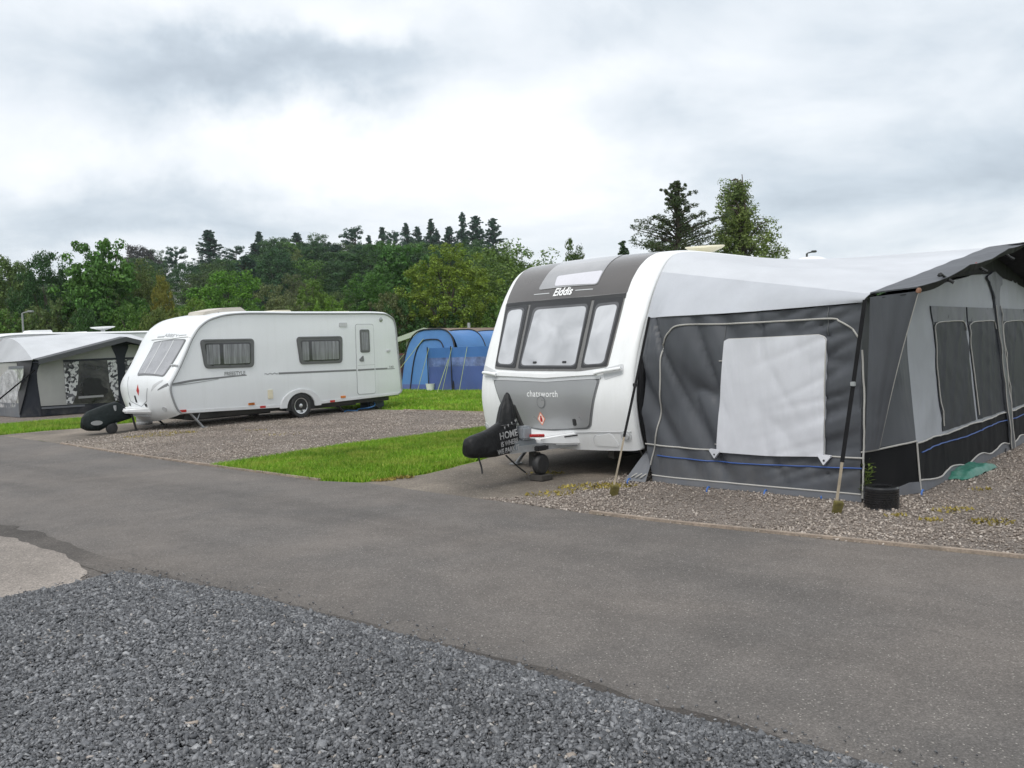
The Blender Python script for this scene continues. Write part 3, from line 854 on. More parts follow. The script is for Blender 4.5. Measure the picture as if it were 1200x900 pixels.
# roof light in the graphite panel
sk = I1((532, 238), (868, 196), (802, 320), (456, 352))
sk = [sk[3], sk[2], (sk[1][0] + .0, sk[1][1] + .32), (sk[0][0], sk[0][1] + .32)]
SKYL = M('roof light acrylic', (.30, .30, .31), .12, coat=.9, var=.1)
SKYB = M('pale roof light blind', (.62, .61, .66), .2, coat=.8, var=.04)
sko = MB().patch(rpoly(sk, .05), mp1, 0, .011, .05).build('roof_light', SKYL, c1)
ski = I1((570, 272), (838, 238), (800, 316), (552, 330))
MB().patch(rpoly(ski, .04), mp1, .010, .0145, .05).build('roof_light_blind', SKYB, sko)
cu, cv = I1((600, 362))[0]
ck = I1((665, 355))[0]; ca = I1((532, 368))[0]
LET = M('white lettering', (.85, .85, .85), .4, var=0, fine=0)
LETC = M('worn white print', (.34, .34, .34), .6, var=.4, vs=12, fine=.2, fs=90)
wd_ = abs(ca[0] - ck[0])
put_text('lettering', 'Elddis', lambda u, v, o: mp1(u, v, o), cu, cv, .155, LET, pm, .009, flip=-1, bold=.004, shear=.15, stretch=wd_ / .44)
for a, b in (((430, 378), (520, 370)), ((672, 353), (775, 345))):
    p, q = I1(a, b)
    MB().patch(ribbon([p, q], .012), mp1, .004, .007, .05).build('trim_line', TRIM, pm)
# gas locker lid
J1 = lambda *ps, l=1.0, t=.6: S1.ips([z2(*p) for p in ps], l, t)
lk = J1((190, 120), (500, 132), (822, 112), (765, 412), (500, 424), (330, 412), (222, 380))
lk = [lk[0], lk[1], lk[2], lk[3], lk[4], (W1 - lk[3][0] + .02, lk[3][1])]
MB().patch(rpoly(lk, .07), mp1, 0, .005, .05).build('locker_seal', DKTRIM, c1)
cx_, cy_ = sum(p[0] for p in lk) / 6, sum(p[1] for p in lk) / 6
lk2 = [(cx_ + (p[0] - cx_) * .965, cy_ + (p[1] - cy_) * .93) for p in lk]
lkd = MB().patch(rpoly(lk2, .06), mp1, .004, .014, .05).build('gas_locker_lid', GREYPAINT, c1)
lt = J1((190, 120), (500, 132), (822, 112))
MB().patch(ribbon([(p[0], p[1] - .004) for p in lt], .02), mp1, .004, .016, .05).build('lid_rail', TRIM, lkd)
a, b = J1((388, 207), (578, 207))
put_text('lettering', 'chatsworth', mp1, (a[0] + b[0]) / 2, a[1], .095, LET, lkd, .017, flip=-1, bold=.0008, sp=1.08, stretch=abs(a[0] - b[0]) / .49)
c = J1((475, 256))[0]
ring = [(c[0] + .066 * math.cos(k * .2618), c[1] + .066 * math.sin(k * .2618)) for k in range(24)]
bd_ = MB().patch(ring, mp1, .012, .019).build('badge', DKTRIM, lkd)
MB().patch([(c[0] + (p[0] - c[0]) * .84, c[1] + (p[1] - c[1]) * .84) for p in ring], mp1, .014, .022).build('badge_face', GREYPAINT, bd_)
c = J1((476, 352))[0]
STK = M('pale pink sticker', (.75, .62, .55), .5, var=0, fine=0)
dm = MB().patch([(c[0] - .055, c[1]), (c[0], c[1] - .075), (c[0] + .055, c[1]), (c[0], c[1] + .075)], mp1, .012, .016).build('warning_sticker', STK, lkd)
gb = MB().patch(rrect(c[0] - .018, c[1] - .035, c[0] + .018, c[1] + .012, .012), mp1, .014, .0175)
gb.patch(rrect(c[0] - .011, c[1] + .008, c[0] + .011, c[1] + .036, .006), mp1, .014, .0178)
gb.build('gas_symbol', RED, dm)
rd = MB()
for k in range(4):
    pts = [(c[0] - .055, c[1]), (c[0], c[1] - .075), (c[0] + .055, c[1]), (c[0], c[1] + .075)]
    rd.patch(ribbon([pts[k], pts[(k + 1) % 4]], .008), mp1, .014, .017)
rd.build('sticker_border', M('orange red border', (.7, .2, .1), .5), dm)
c = J1((671, 372))[0]
MB().patch(rrect(c[0] - .022, c[1] - .04, c[0] + .022, c[1] + .04, .018), mp1, .012, .024).build('lock', BLACKP, lkd)
# moulded shelf under the windows with grab handles at both ends
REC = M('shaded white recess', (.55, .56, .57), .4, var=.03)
for pts, bar in ((((832, 62), (954, 30), (956, 92), (842, 128)), ((796, 92), (850, 80), (952, 64))), (((128, 40), (215, 78), (212, 118), (134, 106)), ((146, 88), (180, 91), (222, 100)))):
    q = J1(*pts, t=.9)
    MB().patch(rpoly(q, .03), mp1, 0, .003, .05).build('handle_recess', REC, c1)
    hb = [S1.surf(p[0], p[1], .05) for p in J1(*bar, t=.9)]
    MB().tube(smoothline(hb, 4), .021, 10).build('grab_handle', WHITE, c1)
sh = J1((190, 92), (500, 106), (800, 86), t=.9)
MB().patch(ribbon([(p[0], p[1]) for p in sh], .045), mp1, 0, .03, .05).build('front_shelf', WHITE, c1, bev=.008)
# lower bumper step, recess and lamps
stp = J1((300, 428), (500, 440), (760, 432), (1000, 430), t=.3)
MB().patch(ribbon(stp, .012), mp1, 0, .006, .05).build('bumper_line', TRIM, c1)
rc = J1((776, 450), (880, 432), (936, 514), (782, 506), t=.3)
MB().patch(rpoly(rc, .05), mp1, 0, .004, .05).build('bumper_recess', REC, c1)
rc = [(rc[i][0] * .97 + sum(p[0] for p in rc) / 4 * .03 - .006, rc[i][1] - .008) for i in range(4)]
MB().patch(rpoly(rc, .05), mp1, .002, .008, .05).build('bumper_panel', WHITE, c1)
for p in ((970, 455), (156, 404)):
    c = J1(p, t=.3)[0]
    b = MB().patch([(c[0] + .065 * math.cos(k * .3142), c[1] + .065 * math.sin(k * .3142)) for k in range(20)], mp1, 0, .008)
    lo = b.build('marker_lamp', REC, c1)
    MB().patch([(c[0] + .04 * math.cos(k * .3142), c[1] + .04 * math.sin(k * .3142)) for k in range(20)], mp1, .006, .02).build('lens', TRIM, lo, bev=.005)
# side rails, awning channel
for l_ in (-.004, W1 + .004):
    tr = [S1.surf(min(max(l_, 0), W1), t) for t in S1.T]
    rr = [Vector((p.x + .03, l_, p.z - .01)) for p in tr]
    MB().tube([p for p in rr[1:-1]], .02, 8).build('corner_rail', TRIM, c1)
# chassis, wheels, legs
ch = MB().box(.5, .12, .26, 7.4, W1 - .12, .37)
ch.box(.3, .5, .2, 7.2, .58, .30); ch.box(.3, W1 - .58, .2, 7.2, W1 - .5, .30)
ch.build('chassis', CHASSIS, c1)
for x_ in (3.6, 4.4):
    wheel(c1, (x_, .16, .32), .32, .19, -1); wheel(c1, (x_, W1 - .16, .32), .32, .19, 1)
steady(c1, .75, .22, .30, -1, .5, STEEL); steady(c1, .75, W1 - .22, .30, -1, .5, STEEL); steady(c1, 7.2, .3, .30, 1); steady(c1, 7.2, W1 - .3, .30, 1)
# drawbar, hitch fairing, jockey wheel, brake handle
yc = W1 / 2
db = MB()
db.loft([[(.6, yc + s_ * .5 - .03, z) for z in (.37, .43)] + [(.6, yc + s_ * .5 + .03, z) for z in (.43, .37)] for s_ in (1,)] + [[(-.9, yc + .06 - .03, z) for z in (.36, .44)] + [(-.9, yc + .06 + .03, z) for z in (.44, .36)]])
db.loft([[(.6, yc - .5 - .03, z) for z in (.37, .43)] + [(.6, yc - .5 + .03, z) for z in (.43, .37)]] + [[(-.9, yc - .06 - .03, z) for z in (.36, .44)] + [(-.9, yc - .06 + .03, z) for z in (.44, .36)]])
db.build('drawbar', STEEL, c1)
fa = MB()
fa.loft([[(.14, yc - .46, .38), (.14, yc - .46, .55), (.14, yc + .46, .55), (.14, yc + .46, .38)], [(-.22, yc - .32, .40), (-.22, yc - .32, .535), (-.22, yc + .32, .535), (-.22, yc + .32, .40)], [(-.5, yc - .2, .43), (-.5, yc - .2, .51), (-.5, yc + .2, .51), (-.5, yc + .2, .43)]])
fo = fa.build('hitch_fairing', WHITE, c1, bev=.02, seg=3)
MB().loft([[(-.2, yc - .335, .49), (-.2, yc - .335, .503), (-.2, yc - .30, .503), (-.2, yc - .30, .49)], [(.06, yc - .437, .50), (.06, yc - .437, .515), (.06, yc - .40, .515), (.06, yc - .40, .50)]]).build('fairing_slot', BLACKP, fo)
MB().loft([[(-.95, yc - .10, .38), (-.95, yc - .10, .52), (-.95, yc + .1, .52), (-.95, yc + .1, .38)], [(-.5, yc - .16, .38), (-.5, yc - .16, .5), (-.5, yc + .16, .5), (-.5, yc + .16, .38)]]).build('coupling_cover', M('mid grey plastic', (.2, .22, .235), .5), c1, bev=.015)
MB().box(-.75, yc - .17, .5, -.58, yc - .03, .66).build('hitch_stabiliser', M('light grey metal', (.36, .38, .41), .4, metal=.3), c1, bev=.025)
MB().tube([(-.66, yc - .2, .55), (-.47, yc - .24, .535)], .019, 8).build('brake_handle', RED, c1)
jw = MB().tube([(-.46, yc - .10, .26), (-.74, yc - .02, .90)], .026, 10)
jw.loft([[(-.50, yc - .15, .17), (-.42, yc - .15, .17), (-.42, yc - .02, .17), (-.50, yc - .02, .17)], [(-.49, yc - .15, .33), (-.43, yc - .15, .33), (-.43, yc - .02, .33), (-.49, yc - .02, .33)]])
jo = jw.build('jockey_stem', CHASSIS, c1)
MB().lathe([(.02, -.045), (.10, -.045), (.12, -.028), (.125, 0), (.12, .028), (.10, .045), (.02, .045)], (-.46, yc - .17, .195), (0, 1, 0), 28).build('jockey_wheel', RUBBER, jo)
MB().box(-.56, yc - .27, .012, -.36, yc - .07, .074).build('wheel_block', M('weathered timber block', (.05, .045, .04), .85, var=.3, vs=10), jo, bev=.006)
MB().box(-.58, yc - .24, .36, -.36, yc - .1, .42).build('electric_plug', BLACKP, c1, bev=.01)
# on the roof: cream dish aerial and a dome
def roofpt(px, py, l): return F1.side(px, py, l)
CREAMD = M('cream dish', (.66, .62, .46), .45, var=.04)
dsh = MB()
cx0, cz0 = roofpt(826, 291, 1.15)
d0 = MB().tube([(cx0 - .15, 1.15, 2.68), (cx0 - .1, 1.15, cz0 - .02)], [.16, .07], 12).build('dish_mount', CREAMD, c1)
dd = MB(); n_ = Vector((-.12, -.06, 1)).normalized()
dd.lathe([(.0, -.07), (.14, -.06), (.26, -.01), (.30, .02), (.295, .035), (.2, .02), (.0, .01)], (cx0, 1.15, cz0), n_, 32, cap=False)
dd.build('satellite_dish', CREAMD, d0)
xd, zd = roofpt(966, 307, .9)
MB().lathe([(.34, 2.64 - zd), (.34, -.05), (.3, .0), (.18, .05), (.001, .07)], (7.15, .9, zd), (0, 0, 1), 28).build('roof_dome', WHITE, c1)

# ------------------------------------------------------------------ black cover over its hitch
def cover_sections(fr, secs, name, m, parent):
    b = MB()
    rings = []
    for (x, y, z0, z1, w0, w1) in secs:          # x, centre y, bottom z, top z, half width bottom / top
        R_ = []
        for k in range(20):
            a = 2 * math.pi * k / 20
            ca, sa = math.cos(a), math.sin(a)
            ca = math.copysign(abs(ca) ** .55, ca); sa = math.copysign(abs(sa) ** .55, sa)
            zz = (z0 + z1) / 2 + (z1 - z0) / 2 * sa
            ww = w0 + (w1 - w0) * (sa + 1) / 2
            wr = .012 * noise.noise((x * 9, zz * 6, a * 1.5)) + .014 * (1 - 2 * abs(noise.noise((x * 5 + zz * 7, zz * 3, 4.4))))
            R_.append((x + wr, y + (ww + wr) * ca, zz + wr * .5))
        rings.append(R_)
    b.loft(rings)
    return b.build(name, m, parent, smooth=60)
COVER = M('black waterproof cloth', (.009, .0092, .010), .5, var=.25, vs=5, bump=.5, bs=11, bd=.03, spec=.3)
hc = thing('hitch_cover', F1, 'black pointed hitch cover with white HOME lettering, on the drawbar of the big caravan', 'hitch cover')
hb_ = cover_sections(F1, [(-1.50, yc, .41, .565, .075, .05), (-1.485, yc, .39, .59, .085, .06), (-1.42, yc, .37, .61, .095, .065), (-1.25, yc, .35, .64, .105, .06), (-1.10, yc, .345, .675, .115, .06),
    (-.98, yc, .35, .72, .122, .06), (-.86, yc, .36, .77, .128, .06), (-.77, yc, .37, .75, .125, .06), (-.73, yc, .40, .68, .10, .05), (-.715, yc, .45, .6, .05, .04)], 'cover_cloth', COVER, hc)
sp_ = MB()
rings = []
for z_, rx, ry, ox in ((.60, .125, .11, 0), (.70, .12, .105, .0), (.80, .105, .092, .01), (.89, .082, .082, .02), (.97, .052, .05, .03), (1.03, .03, .028, .035), (1.055, .01, .01, .037)):
    rings.append([(-.85 + ox + rx * math.cos(a) * (1 + .13 * math.cos(a * 5 + z_ * 3)), yc + ry * math.sin(a) * (1 + .13 * math.cos(a * 5 + z_ * 3)), z_) for a in [2 * math.pi * k / 30 for k in range(30)]])
sp_.loft(rings).build('cover_peak', COVER, hb_, smooth=60)
MB().tube([(-.85 + .145 * math.cos(a), yc + .118 * math.sin(a), .70 + .012 * math.cos(a)) for a in [2 * math.pi * k / 24 for k in range(24)]], .008, 6, closed=True).build('draw_cord', BLACKP, hb_)
for a_, b_ in (((-1.40, yc - .08, .38), (-1.37, yc - .1, .20)), ((-1.0, yc - .12, .36), (-.72, yc - .16, .13))):
    A_, B_ = Vector(a_), Vector(b_)
    MB().tube(smoothline([A_, A_.lerp(B_, .5) + Vector((.015, 0, -.02)), B_], 4), .010, 6).build('tie_strap', BLACKP, hb_)
def mpc(u, v, off):                       # side of the cover that faces the road
    return Vector((u, yc - .122 - off + .22 * max(0, v - .60) + .15 * max(0, -1.2 - u), v))
for txt, u, v, sz in (('HOME', -.965, .590, .11), ('IS WHERE', -.955, .50, .078), ('WE PARK IT', -.975, .42, .078)):
    put_text('lettering', txt, mpc, u, v, sz, LETC, hb_, .022, rot=.07, bold=.002, stretch=.98 if sz > .1 else .86)
for k in range(4):
    u, v = -1.02 + .065 * k, .685 + .02 * k
    MB().add([mpc(u - .014, v, .03), mpc(u + .014, v + .005, .03), mpc(u, v - .032, .03)], [(0, 1, 2)]).build('bunting_flag', LETC, hb_, smooth=0, recalc=False)
# ================================================================== big grey awning on that caravan
def cloth_mat(name, col, rough=.62, wr=.3, sheen=.0, sc=1.0, mud=1.0, spec=.35):
    m, t, b, tc = newmat(name)
    o = tc.outputs['Object']
    c = t.mix(1.0, col, t.ramp(t.noise(o, 1.1, 5, .6), [(.3, .9), (.7, 1.1)]), 'MULTIPLY')
    c = t.mix(1.0, c, t.ramp(t.noise(o, 240, 2), [(.3, .94), (.7, 1.06)]), 'MULTIPLY')
    szz = t.n('ShaderNodeSeparateXYZ'); t.l(o, szz.inputs[0])
    mudk = t.math('MULTIPLY', t.ramp(szz.outputs[2], [(.0, .4 * mud), (.4, .06 * mud), (1, .03 * mud)]), t.ramp(t.noise(o, 2.6, 7, .68, .5), [(.42, 0.0), (.75, 1.0)]))
    c = t.mix(mudk, c, (.19, .175, .155))
    t.l(c, b.inputs['Base Color']); b.inputs['Roughness'].default_value = rough; b.inputs['Specular IOR Level'].default_value = spec
    hs = []
    for rot, s3 in (((.75, .2, .1), (1.4, 3.2, .55)), ((-.6, .1, -.2), (1.2, 2.6, .5))):
        mp_ = t.n('ShaderNodeMapping'); mp_.inputs['Scale'].default_value = tuple(q * sc for q in s3); mp_.inputs['Rotation'].default_value = rot
        t.l(o, mp_.inputs[0]); hs.append(t.noise(mp_.outputs[0], 1.5, 2, .45, .8))
    msk = t.ramp(t.noise(o, .9, 2), [(.4, 0.0), (.6, 1.0)])
    h = t.math('ADD', t.math('MULTIPLY', hs[0], msk), t.math('MULTIPLY', hs[1], t.math('SUBTRACT', 1.0, msk)))
    t.l(t.bump(h, wr * .6, .12), b.inputs['Normal'])
    return m
DGREY = cloth_mat('charcoal awning cloth', (.072, .077, .088), .44, .6)
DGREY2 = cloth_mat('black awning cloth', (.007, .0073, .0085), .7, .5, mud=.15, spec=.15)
LGREY = cloth_mat('light grey awning cloth', (.32, .335, .36), .6, .35)
RGREY = cloth_mat('pale grey roof cloth', (.53, .545, .575), .55, .12, sc=.6, mud=.2, spec=.2)
MGREY = cloth_mat('grey mudflap cloth', (.14, .148, .165), .5, .4)
WINB = cloth_mat('white window blind cloth', (.58, .59, .63), .6, .6)
DWIN = cloth_mat('dark window panel cloth', (.020, .0225, .029), .55, .5, mud=.1, spec=.25)
PIPE = M('pale piping', (.40, .39, .365), .6, var=.1)
BLUE = M('blue cord', (.035, .09, .30), .5)
ORNG = M('worn rubber tip', (.2, .1, .06), .6)

aw = thing('awning', F1, 'large charcoal and pale grey caravan awning with one white blind on its near wall', 'awning')
def wrk(a, b, amp=.02):
    # long tension folds: slanting down and outwards on the inner half, near level on the outer half
    k = min(1, max(0, (-a - 1.2) / 1.0)) if a < 0 else .35
    p1_, q1 = .86 * a - .5 * b, .5 * a + .86 * b
    p2_, q2 = .34 * a + .94 * b, .94 * a - .34 * b
    r1 = 2.2 * max(0, 1 - abs(noise.noise((p1_ * 3.6, q1 * .7, 2.7))) * 2.6) ** 2.2
    r2 = 1.8 * max(0, 1 - abs(noise.noise((p2_ * 5.5, q2 * .8, 8.1))) * 2.6) ** 2.2
    s_ = noise.noise((a * 1.3, b * 1.3, 5.5))
    return amp * (1.0 * s_ + 1.15 * (r1 * (1 - k) + r2 * k * .7))
# near end wall: u = y (negative outwards), v = z; follows the curve of the caravan at its inner edge
SX = .03
def mpS(u, v, off, amp=.03):
    k = max(0.0, 1 - max(0, -u - .02) / .55)
    prof_x = max(0.0, S1.C(S1.tz(max(.4, min(2.5, v)))).x)
    pin = min(1, v / .25) * min(1, abs(u + 2.5) / .3 + .25)
    return Vector((SX + (prof_x - .02) * k * k + wrk(u, v, amp) * pin - off, u, v))
f1 = lambda px, py: F1.front(px, py, SX)
z3 = lambda x, y: (720 + x / 4.2857, 340 + y / 4.2857)
wl = f1(762, 566)[0]
top = [f1(765, 369), f1(848, 369), f1(925, 363), f1(970, 358.5), f1(1010, 356)]
wr_ = -2.5
zmid = [f1(755, 521), f1(838, 528), f1(925, 533), f1(1013, 537)]
wall = [(wl + .08, .36)] + [(-.04, 1.0), (-.04, 1.5)] + [(top[0][0] + .2, top[0][1])] + top[1:-1] + [(wr_ - .03, top[-1][1])] + [(wr_, .42), (wr_, .06), (-1.4, .06), (wl, .06), (wl + .03, .2)]
wo = MB().patch(wall, mpS, -.01, 0, (.035, .035)).build('end_wall', DGREY, aw, smooth=60)
MB().patch([(wl, .012), (wr_, .012), (wr_, .085), (-1.6, .075), (wl, .09)], mpS, -.01, .008, .1).build('mudflap', MGREY, aw, smooth=60)
def pipe(name, pts, m=PIPE, r=.009, mp=mpS, par=wo, off=.008, sm=True):
    P = [mp(p[0], p[1], off) for p in (smoothline([(a, b, 0) for a, b in pts], 8) if sm else pts)]
    return MB().tube(P, r, 6).build(name, m, par)
pipe('piping', [f1(*z3(*p)) for p in ((170, 880), (200, 740), (216, 640), (230, 470), (234, 300), (246, 262), (275, 214), (335, 176), (550, 170), (850, 155), (1080, 143), (1130, 155), (1180, 182))] + [f1(1002, 389), f1(1008, 399)])
pipe('piping', [f1(1011, 410), f1(1013, 470), f1(1012, 540), f1(1011, 584)])
pipe('piping', [(wl + .1, zmid[0][1])] + zmid[1:])
pipe('blue_cord', [f1(768, 534), f1(838, 541), f1(925, 546), f1(1010, 549)], BLUE, .007)
pipe('piping', [(wl, .085), (-1.4, .082), (wr_, .085)])
win = [f1(*z3(*p)) for p in ((556, 256), (572, 246), (800, 236), (1030, 224), (1052, 232), (1066, 250), (1062, 480), (1052, 836), (780, 832), (516, 812), (535, 540))]
wb = MB().patch(win, lambda u, v, off: mpS(u, v, off, .008), -.02, .030, (.03, .03)).build('window_blind', WINB, wo, smooth=60)
pipe('blind_edge', win + [win[0]], r=.006, par=wb, off=.03, sm=False)
for p in ((506, 822), (1057, 852)):
    q = f1(*z3(*p))
    to = MB().patch([(q[0] - .06, q[1] + .045), (q[0] + .06, q[1] + .05), (q[0] + .06, q[1] + .03), (q[0] + .005, q[1] - .05), (q[0] - .06, q[1] + .025)], lambda u, v, off: mpS(u, v, off, .008), -.01, .034).build('blind_tab', WINB, wo)
    MB().patch([(q[0] + .012 * math.cos(k), q[1] - .005 + .012 * math.sin(k)) for k in (0, 1, 2, 3, 4, 5)], lambda u, v, off: mpS(u, v, off, .008), .01, .038).build('eyelet', BLACKP, to)
for px, y0, y1 in ((848, 342 + 40, 398), (970.5, 359.5, 393)):
    pipe('seam', [f1(px, y0), f1(px, y1)], M('seam stitching', (.11, .115, .12), .6), .004)
for p in ((538, 355), (500, 776)):
    q = f1(*z3(*p)); MB().patch(rrect(q[0] - .02, q[1] - .005, q[0] + .02, q[1] + .005, .003), mpS, 0, .015).build('toggle', PIPE, wo)
# inner dark draught pole and skirt between wall and caravan
MB().tube([S1.surf(0, S1.tz(z)) + Vector((.07 if z < 1.5 else .10, -.055, 0)) for z in (.36, .6, .9, 1.2, 1.5, 1.75, 1.9)], [.045] * 7, 10).build('draught_pad', DGREY2, aw)
MB().loft([[(.3, -.02, .40), (.3, -.10, .40)], [(-.08, .10, .02), (-.05, -.16, .02)]], cap=False, closed=False).build('draught_skirt', MGREY, aw, smooth=0, recalc=False)
rib = MB()
for k in range(3):
    c0 = Vector((.02, wl + .04 + .06 * k, .10)); rib.tube(smoothline([c0, c0 + Vector((-.06, .03, -.03)), c0 + Vector((-.02, .08, -.06)), c0 + Vector((.03, .02, -.02))], 5), .008, 6)
rib.build('guy_loop', PIPE, aw)

# long front wall, leaning in towards the top; u = x, v = z
WB, WT = 2.80, 2.60                      # distance out at the ground and at z = 2.3
pn = Vector((0, -1, -(WB - WT) / 2.3)).normalized()
def mpF(u, v, off):
    pin = min(1, v / .25)
    return Vector((u, -(WB - (WB - WT) * v / 2.3), v)) + Vector((0, -1, -.08)) * (off + wrk(u + 7, v, .010) * pin)
def ff(px, py):
    q = F1.hit(px, py, (0, -WB, 0), (0, 1, -(WB - WT) / 2.3))
    return (q.x, q.z)
XA, XB, XM = .80, 8.75, 4.55             # ends and middle pole
ztop = ff(1067, 346)[1]
zap = ff(1163, 318)[1]
fw_ = MB().patch([(XA, .5), (XB, .5), (XB, ztop), (XM, zap + .02), (XA + .05, ztop)], mpF, -.01, 0, (.06, .06)).build('front_wall', LGREY, aw, smooth=60)
lo_ = MB().patch([(XA, .09), (XB, .09), (XB, .5), (XA, .5)], mpF, -.01, 0, (.06, .06)).build('front_valance', DGREY2, aw, smooth=60)
MB().patch([(XA, .012)] + [(XA + (XB - XA) * k / 24, .012) for k in range(1, 25)] + [(XB - (XB - XA) * k / 24, .10 + .03 * math.sin(k * 1.9)) for k in range(0, 25)], mpF, -.01, .01, .15).build('mudflap', MGREY, aw, smooth=60)
pipe('piping', [(XA + (XB - XA) * k / 24, .11 + .03 * math.sin((24 - k) * 1.9)) for k in range(25)], par=lo_, mp=mpF, off=.014)
pipe('piping', [(XA + (XB - XA) * k / 16, .5 + .008 * math.sin(k * 2.1)) for k in range(17)], par=fw_, mp=mpF, off=.01)
pipe('blue_cord', [(XA + .1 + (XB - XA) * k / 16, .40 + .012 * math.sin(k * 1.3)) for k in range(16)], BLUE, .007, mpF, lo_)
zt_, zl_ = 1.86, .53
def front_window(x0, x1):
    w_ = MB().patch([(x0, zl_), (x1, zl_), (x1, zt_), (x0, zt_)], mpF, 0, .008, (.05, .05)).build('window_panel', DWIN, fw_, smooth=60)
    MB().patch([(x0, zt_ - .17), (x1, zt_ - .17), (x1, zt_), (x0, zt_)], mpF, .006, .016, .1).build('rolled_blind', DGREY, w_, smooth=60)
    pipe('window_piping', [(x0 + .04, zl_ + .05), (x0 + .02, 1.2), (x0 + .02, zt_ - .3), (x0 + .12, zt_ - .19), ((x0 + x1) / 2, zt_ - .165), (x1 - .12, zt_ - .17), (x1 - .02, zt_ - .27)], par=w_, mp=mpF, off=.016, r=.007)
xs1 = ff(1088, 362)[0], ff(1128, 362)[0]
gapx = .10
wdt = 1.33
x0 = ff(1096, 430)[0]
for k, xx in enumerate((x0, x0 + wdt + gapx)):
    front_window(xx, xx + wdt)
for k in range(2):
    front_window(XM + .22 + k * (wdt + gapx), XM + .22 + k * (wdt + gapx) + wdt)
# middle pole sleeve with its flared head
slv = rpoly([(XM - .09, .02), (XM + .09, .02), (XM + .11, zap - .45), (XM + .18, zap - .22), (XM + .42, zap - .09), (XM, zap + .01), (XM - .42, zap - .09), (XM - .18, zap - .22), (XM - .11, zap - .45)], .12, 4)
MB().patch(slv, mpF, .01, .035, .1).build('pole_sleeve', DGREY, aw, smooth=60)
for s_ in (-.1, .1):
    pipe('piping', [(XM + s_, .03), (XM + s_, 1.0), (XM + s_ * 1.1, zap - .45)], par=fw_, mp=mpF, off=.04, r=.006)
# slanting corner panel between the two walls
Pa0, Pb0 = mpS(wr_, 0, 0), mpF(XA, 0, 0)
Pa1, Pb1 = mpS(wr_, 1.9, 0), mpF(XA, ztop, 0)
def mpC(u, v, off):
    h = v / 1.95
    a = Vector((Pa0.x + (Pa1.x - Pa0.x) * h, wr_, v)); b = Vector((Pb0.x, Pb0.y + (Pb1.y - Pb0.y) * h, v))
    p = a.lerp(b, u); n = Vector((-(Pb0.y - Pa0.y), (Pb0.x - Pa0.x), 0)).normalized()
    n = n if n.x < 0 else -n
    return p + n * (off + wrk(u * .8 + 3, v, .012) * min(1, v / .3) * min(1, 4 * u) * min(1, 4 - 4 * u))
def ffc(px, py):
    n = Vector((-(Pb0.y - Pa0.y), (Pb0.x - Pa0.x), 0)).normalized()
    q = F1.hit(px, py, Pa0, n); d = Pb0 - Pa0
    return ((q - Pa0).dot(d) / d.dot(d), q.z)
cw = MB().patch([(0, .5), (1, .52), (1, ztop - .02), (0, 1.93)], mpC, -.01, 0, (.08, .05)).build('corner_panel', DGREY, aw, smooth=60)
MB().patch([(0, .06), (1, .10), (1, .52), (0, .5)], mpC, -.01, 0, .12).build('corner_valance', DGREY2, aw, smooth=60)
MB().patch([(.35, .015), (1, .015), (1, .12), (.8, .13), (.6, .10)], mpC, -.008, .012, .12).build('mudflap', MGREY, aw, smooth=60)
pipe('piping', [(0, .485), (.3, .49), (.7, .51), (1, .52)], par=cw, mp=mpC)
pipe('piping', [(.99, .04), (1, .5)], par=cw, mp=mpC, sm=False)
# roof: left slope, right slope, end gussets, canopy over the front wall
LC = Vector((.05, -2.60, 1.955)); AP = Vector((4.42, -2.60, 2.645)); RCn = Vector((8.8, -2.60, 1.955))
rail = [S1.surf(0, t) for t in S1.T]
rail = [p for p in rail if p.z > 2.36 and p.x < 7.7]
railc = [Vector((p.x + .02, -.012, p.z + .02)) for p in rail]
def along(P, k):
    Ls = [0]
    for i in range(1, len(P)): Ls.append(Ls[-1] + (P[i] - P[i - 1]).length)
    d = k * Ls[-1]
    for i in range(1, len(P)):
        if d <= Ls[i] + 1e-9:
            return P[i - 1].lerp(P[i], (d - Ls[i - 1]) / max(1e-9, Ls[i] - Ls[i - 1]))
    return P[-1]
ridge0 = Vector((4.42, -.012, 2.70))
rl = [p for p in railc if p.x < 4.3] + [ridge0]
rr_ = [ridge0] + [p for p in railc if p.x > 4.5] + [Vector((8.3, -.02, 2.45))]
def slope(Pr, E0_, E1_):
    def fn(u, v):
        a = along(Pr, u ** 1.35 if Pr is rl else u); b = E0_.lerp(E1_, u)
        p = a.lerp(b, v)
        p.z += (-.05 + .05 * noise.noise((u * 5, v * 4, 3))) * math.sin(math.pi * v) * math.sin(math.pi * u)
        return p
    return fn
MB().grid(slope(rl, LC, AP), 40, 20, -.008).build('roof_slope', RGREY, aw, smooth=60, recalc=False)
MB().grid(slope(rr_, AP, RCn), 30, 14, -.008).build('roof_slope', RGREY, aw, smooth=60, recalc=False)
def gus(u, v):
    a = railc[0].lerp(LC, u); b0 = mpS(-.03, 1.88, 0)
    k = u
    zt2 = 1.85 + .03 * max(0, (u - .5)) * 2
    b = Vector((mpS(-.03 - 2.5 * u, 1.85, 0).x - .022, -.03 - 2.52 * u, zt2))
    p = a.lerp(b, v)
    p.x -= .03 * math.sin(math.pi * v)
    return p
MB().grid(gus, 30, 8, -.006).build('roof_gusset', cloth_mat('light grey gusset cloth', (.44, .455, .49), .6, .15, mud=.1, spec=.2), aw, smooth=60, recalc=False)
MB().grid(lambda u, v: Vector((8.8 - .5 * (1 - u) , 0, 0)) + Vector((0, -.02 - 2.58 * u, 2.45 - .5 * u - v * (2.4 - .5 * u))), 6, 6, .006).build('end_wall', DGREY, aw, smooth=60, recalc=False)
OUT = .40
LC2 = Vector((.12, -2.60 - OUT, 1.985)); AP2 = Vector((4.42, -2.60 - OUT, 2.665)); RC2 = Vector((8.75, -2.60 - OUT, 1.985))
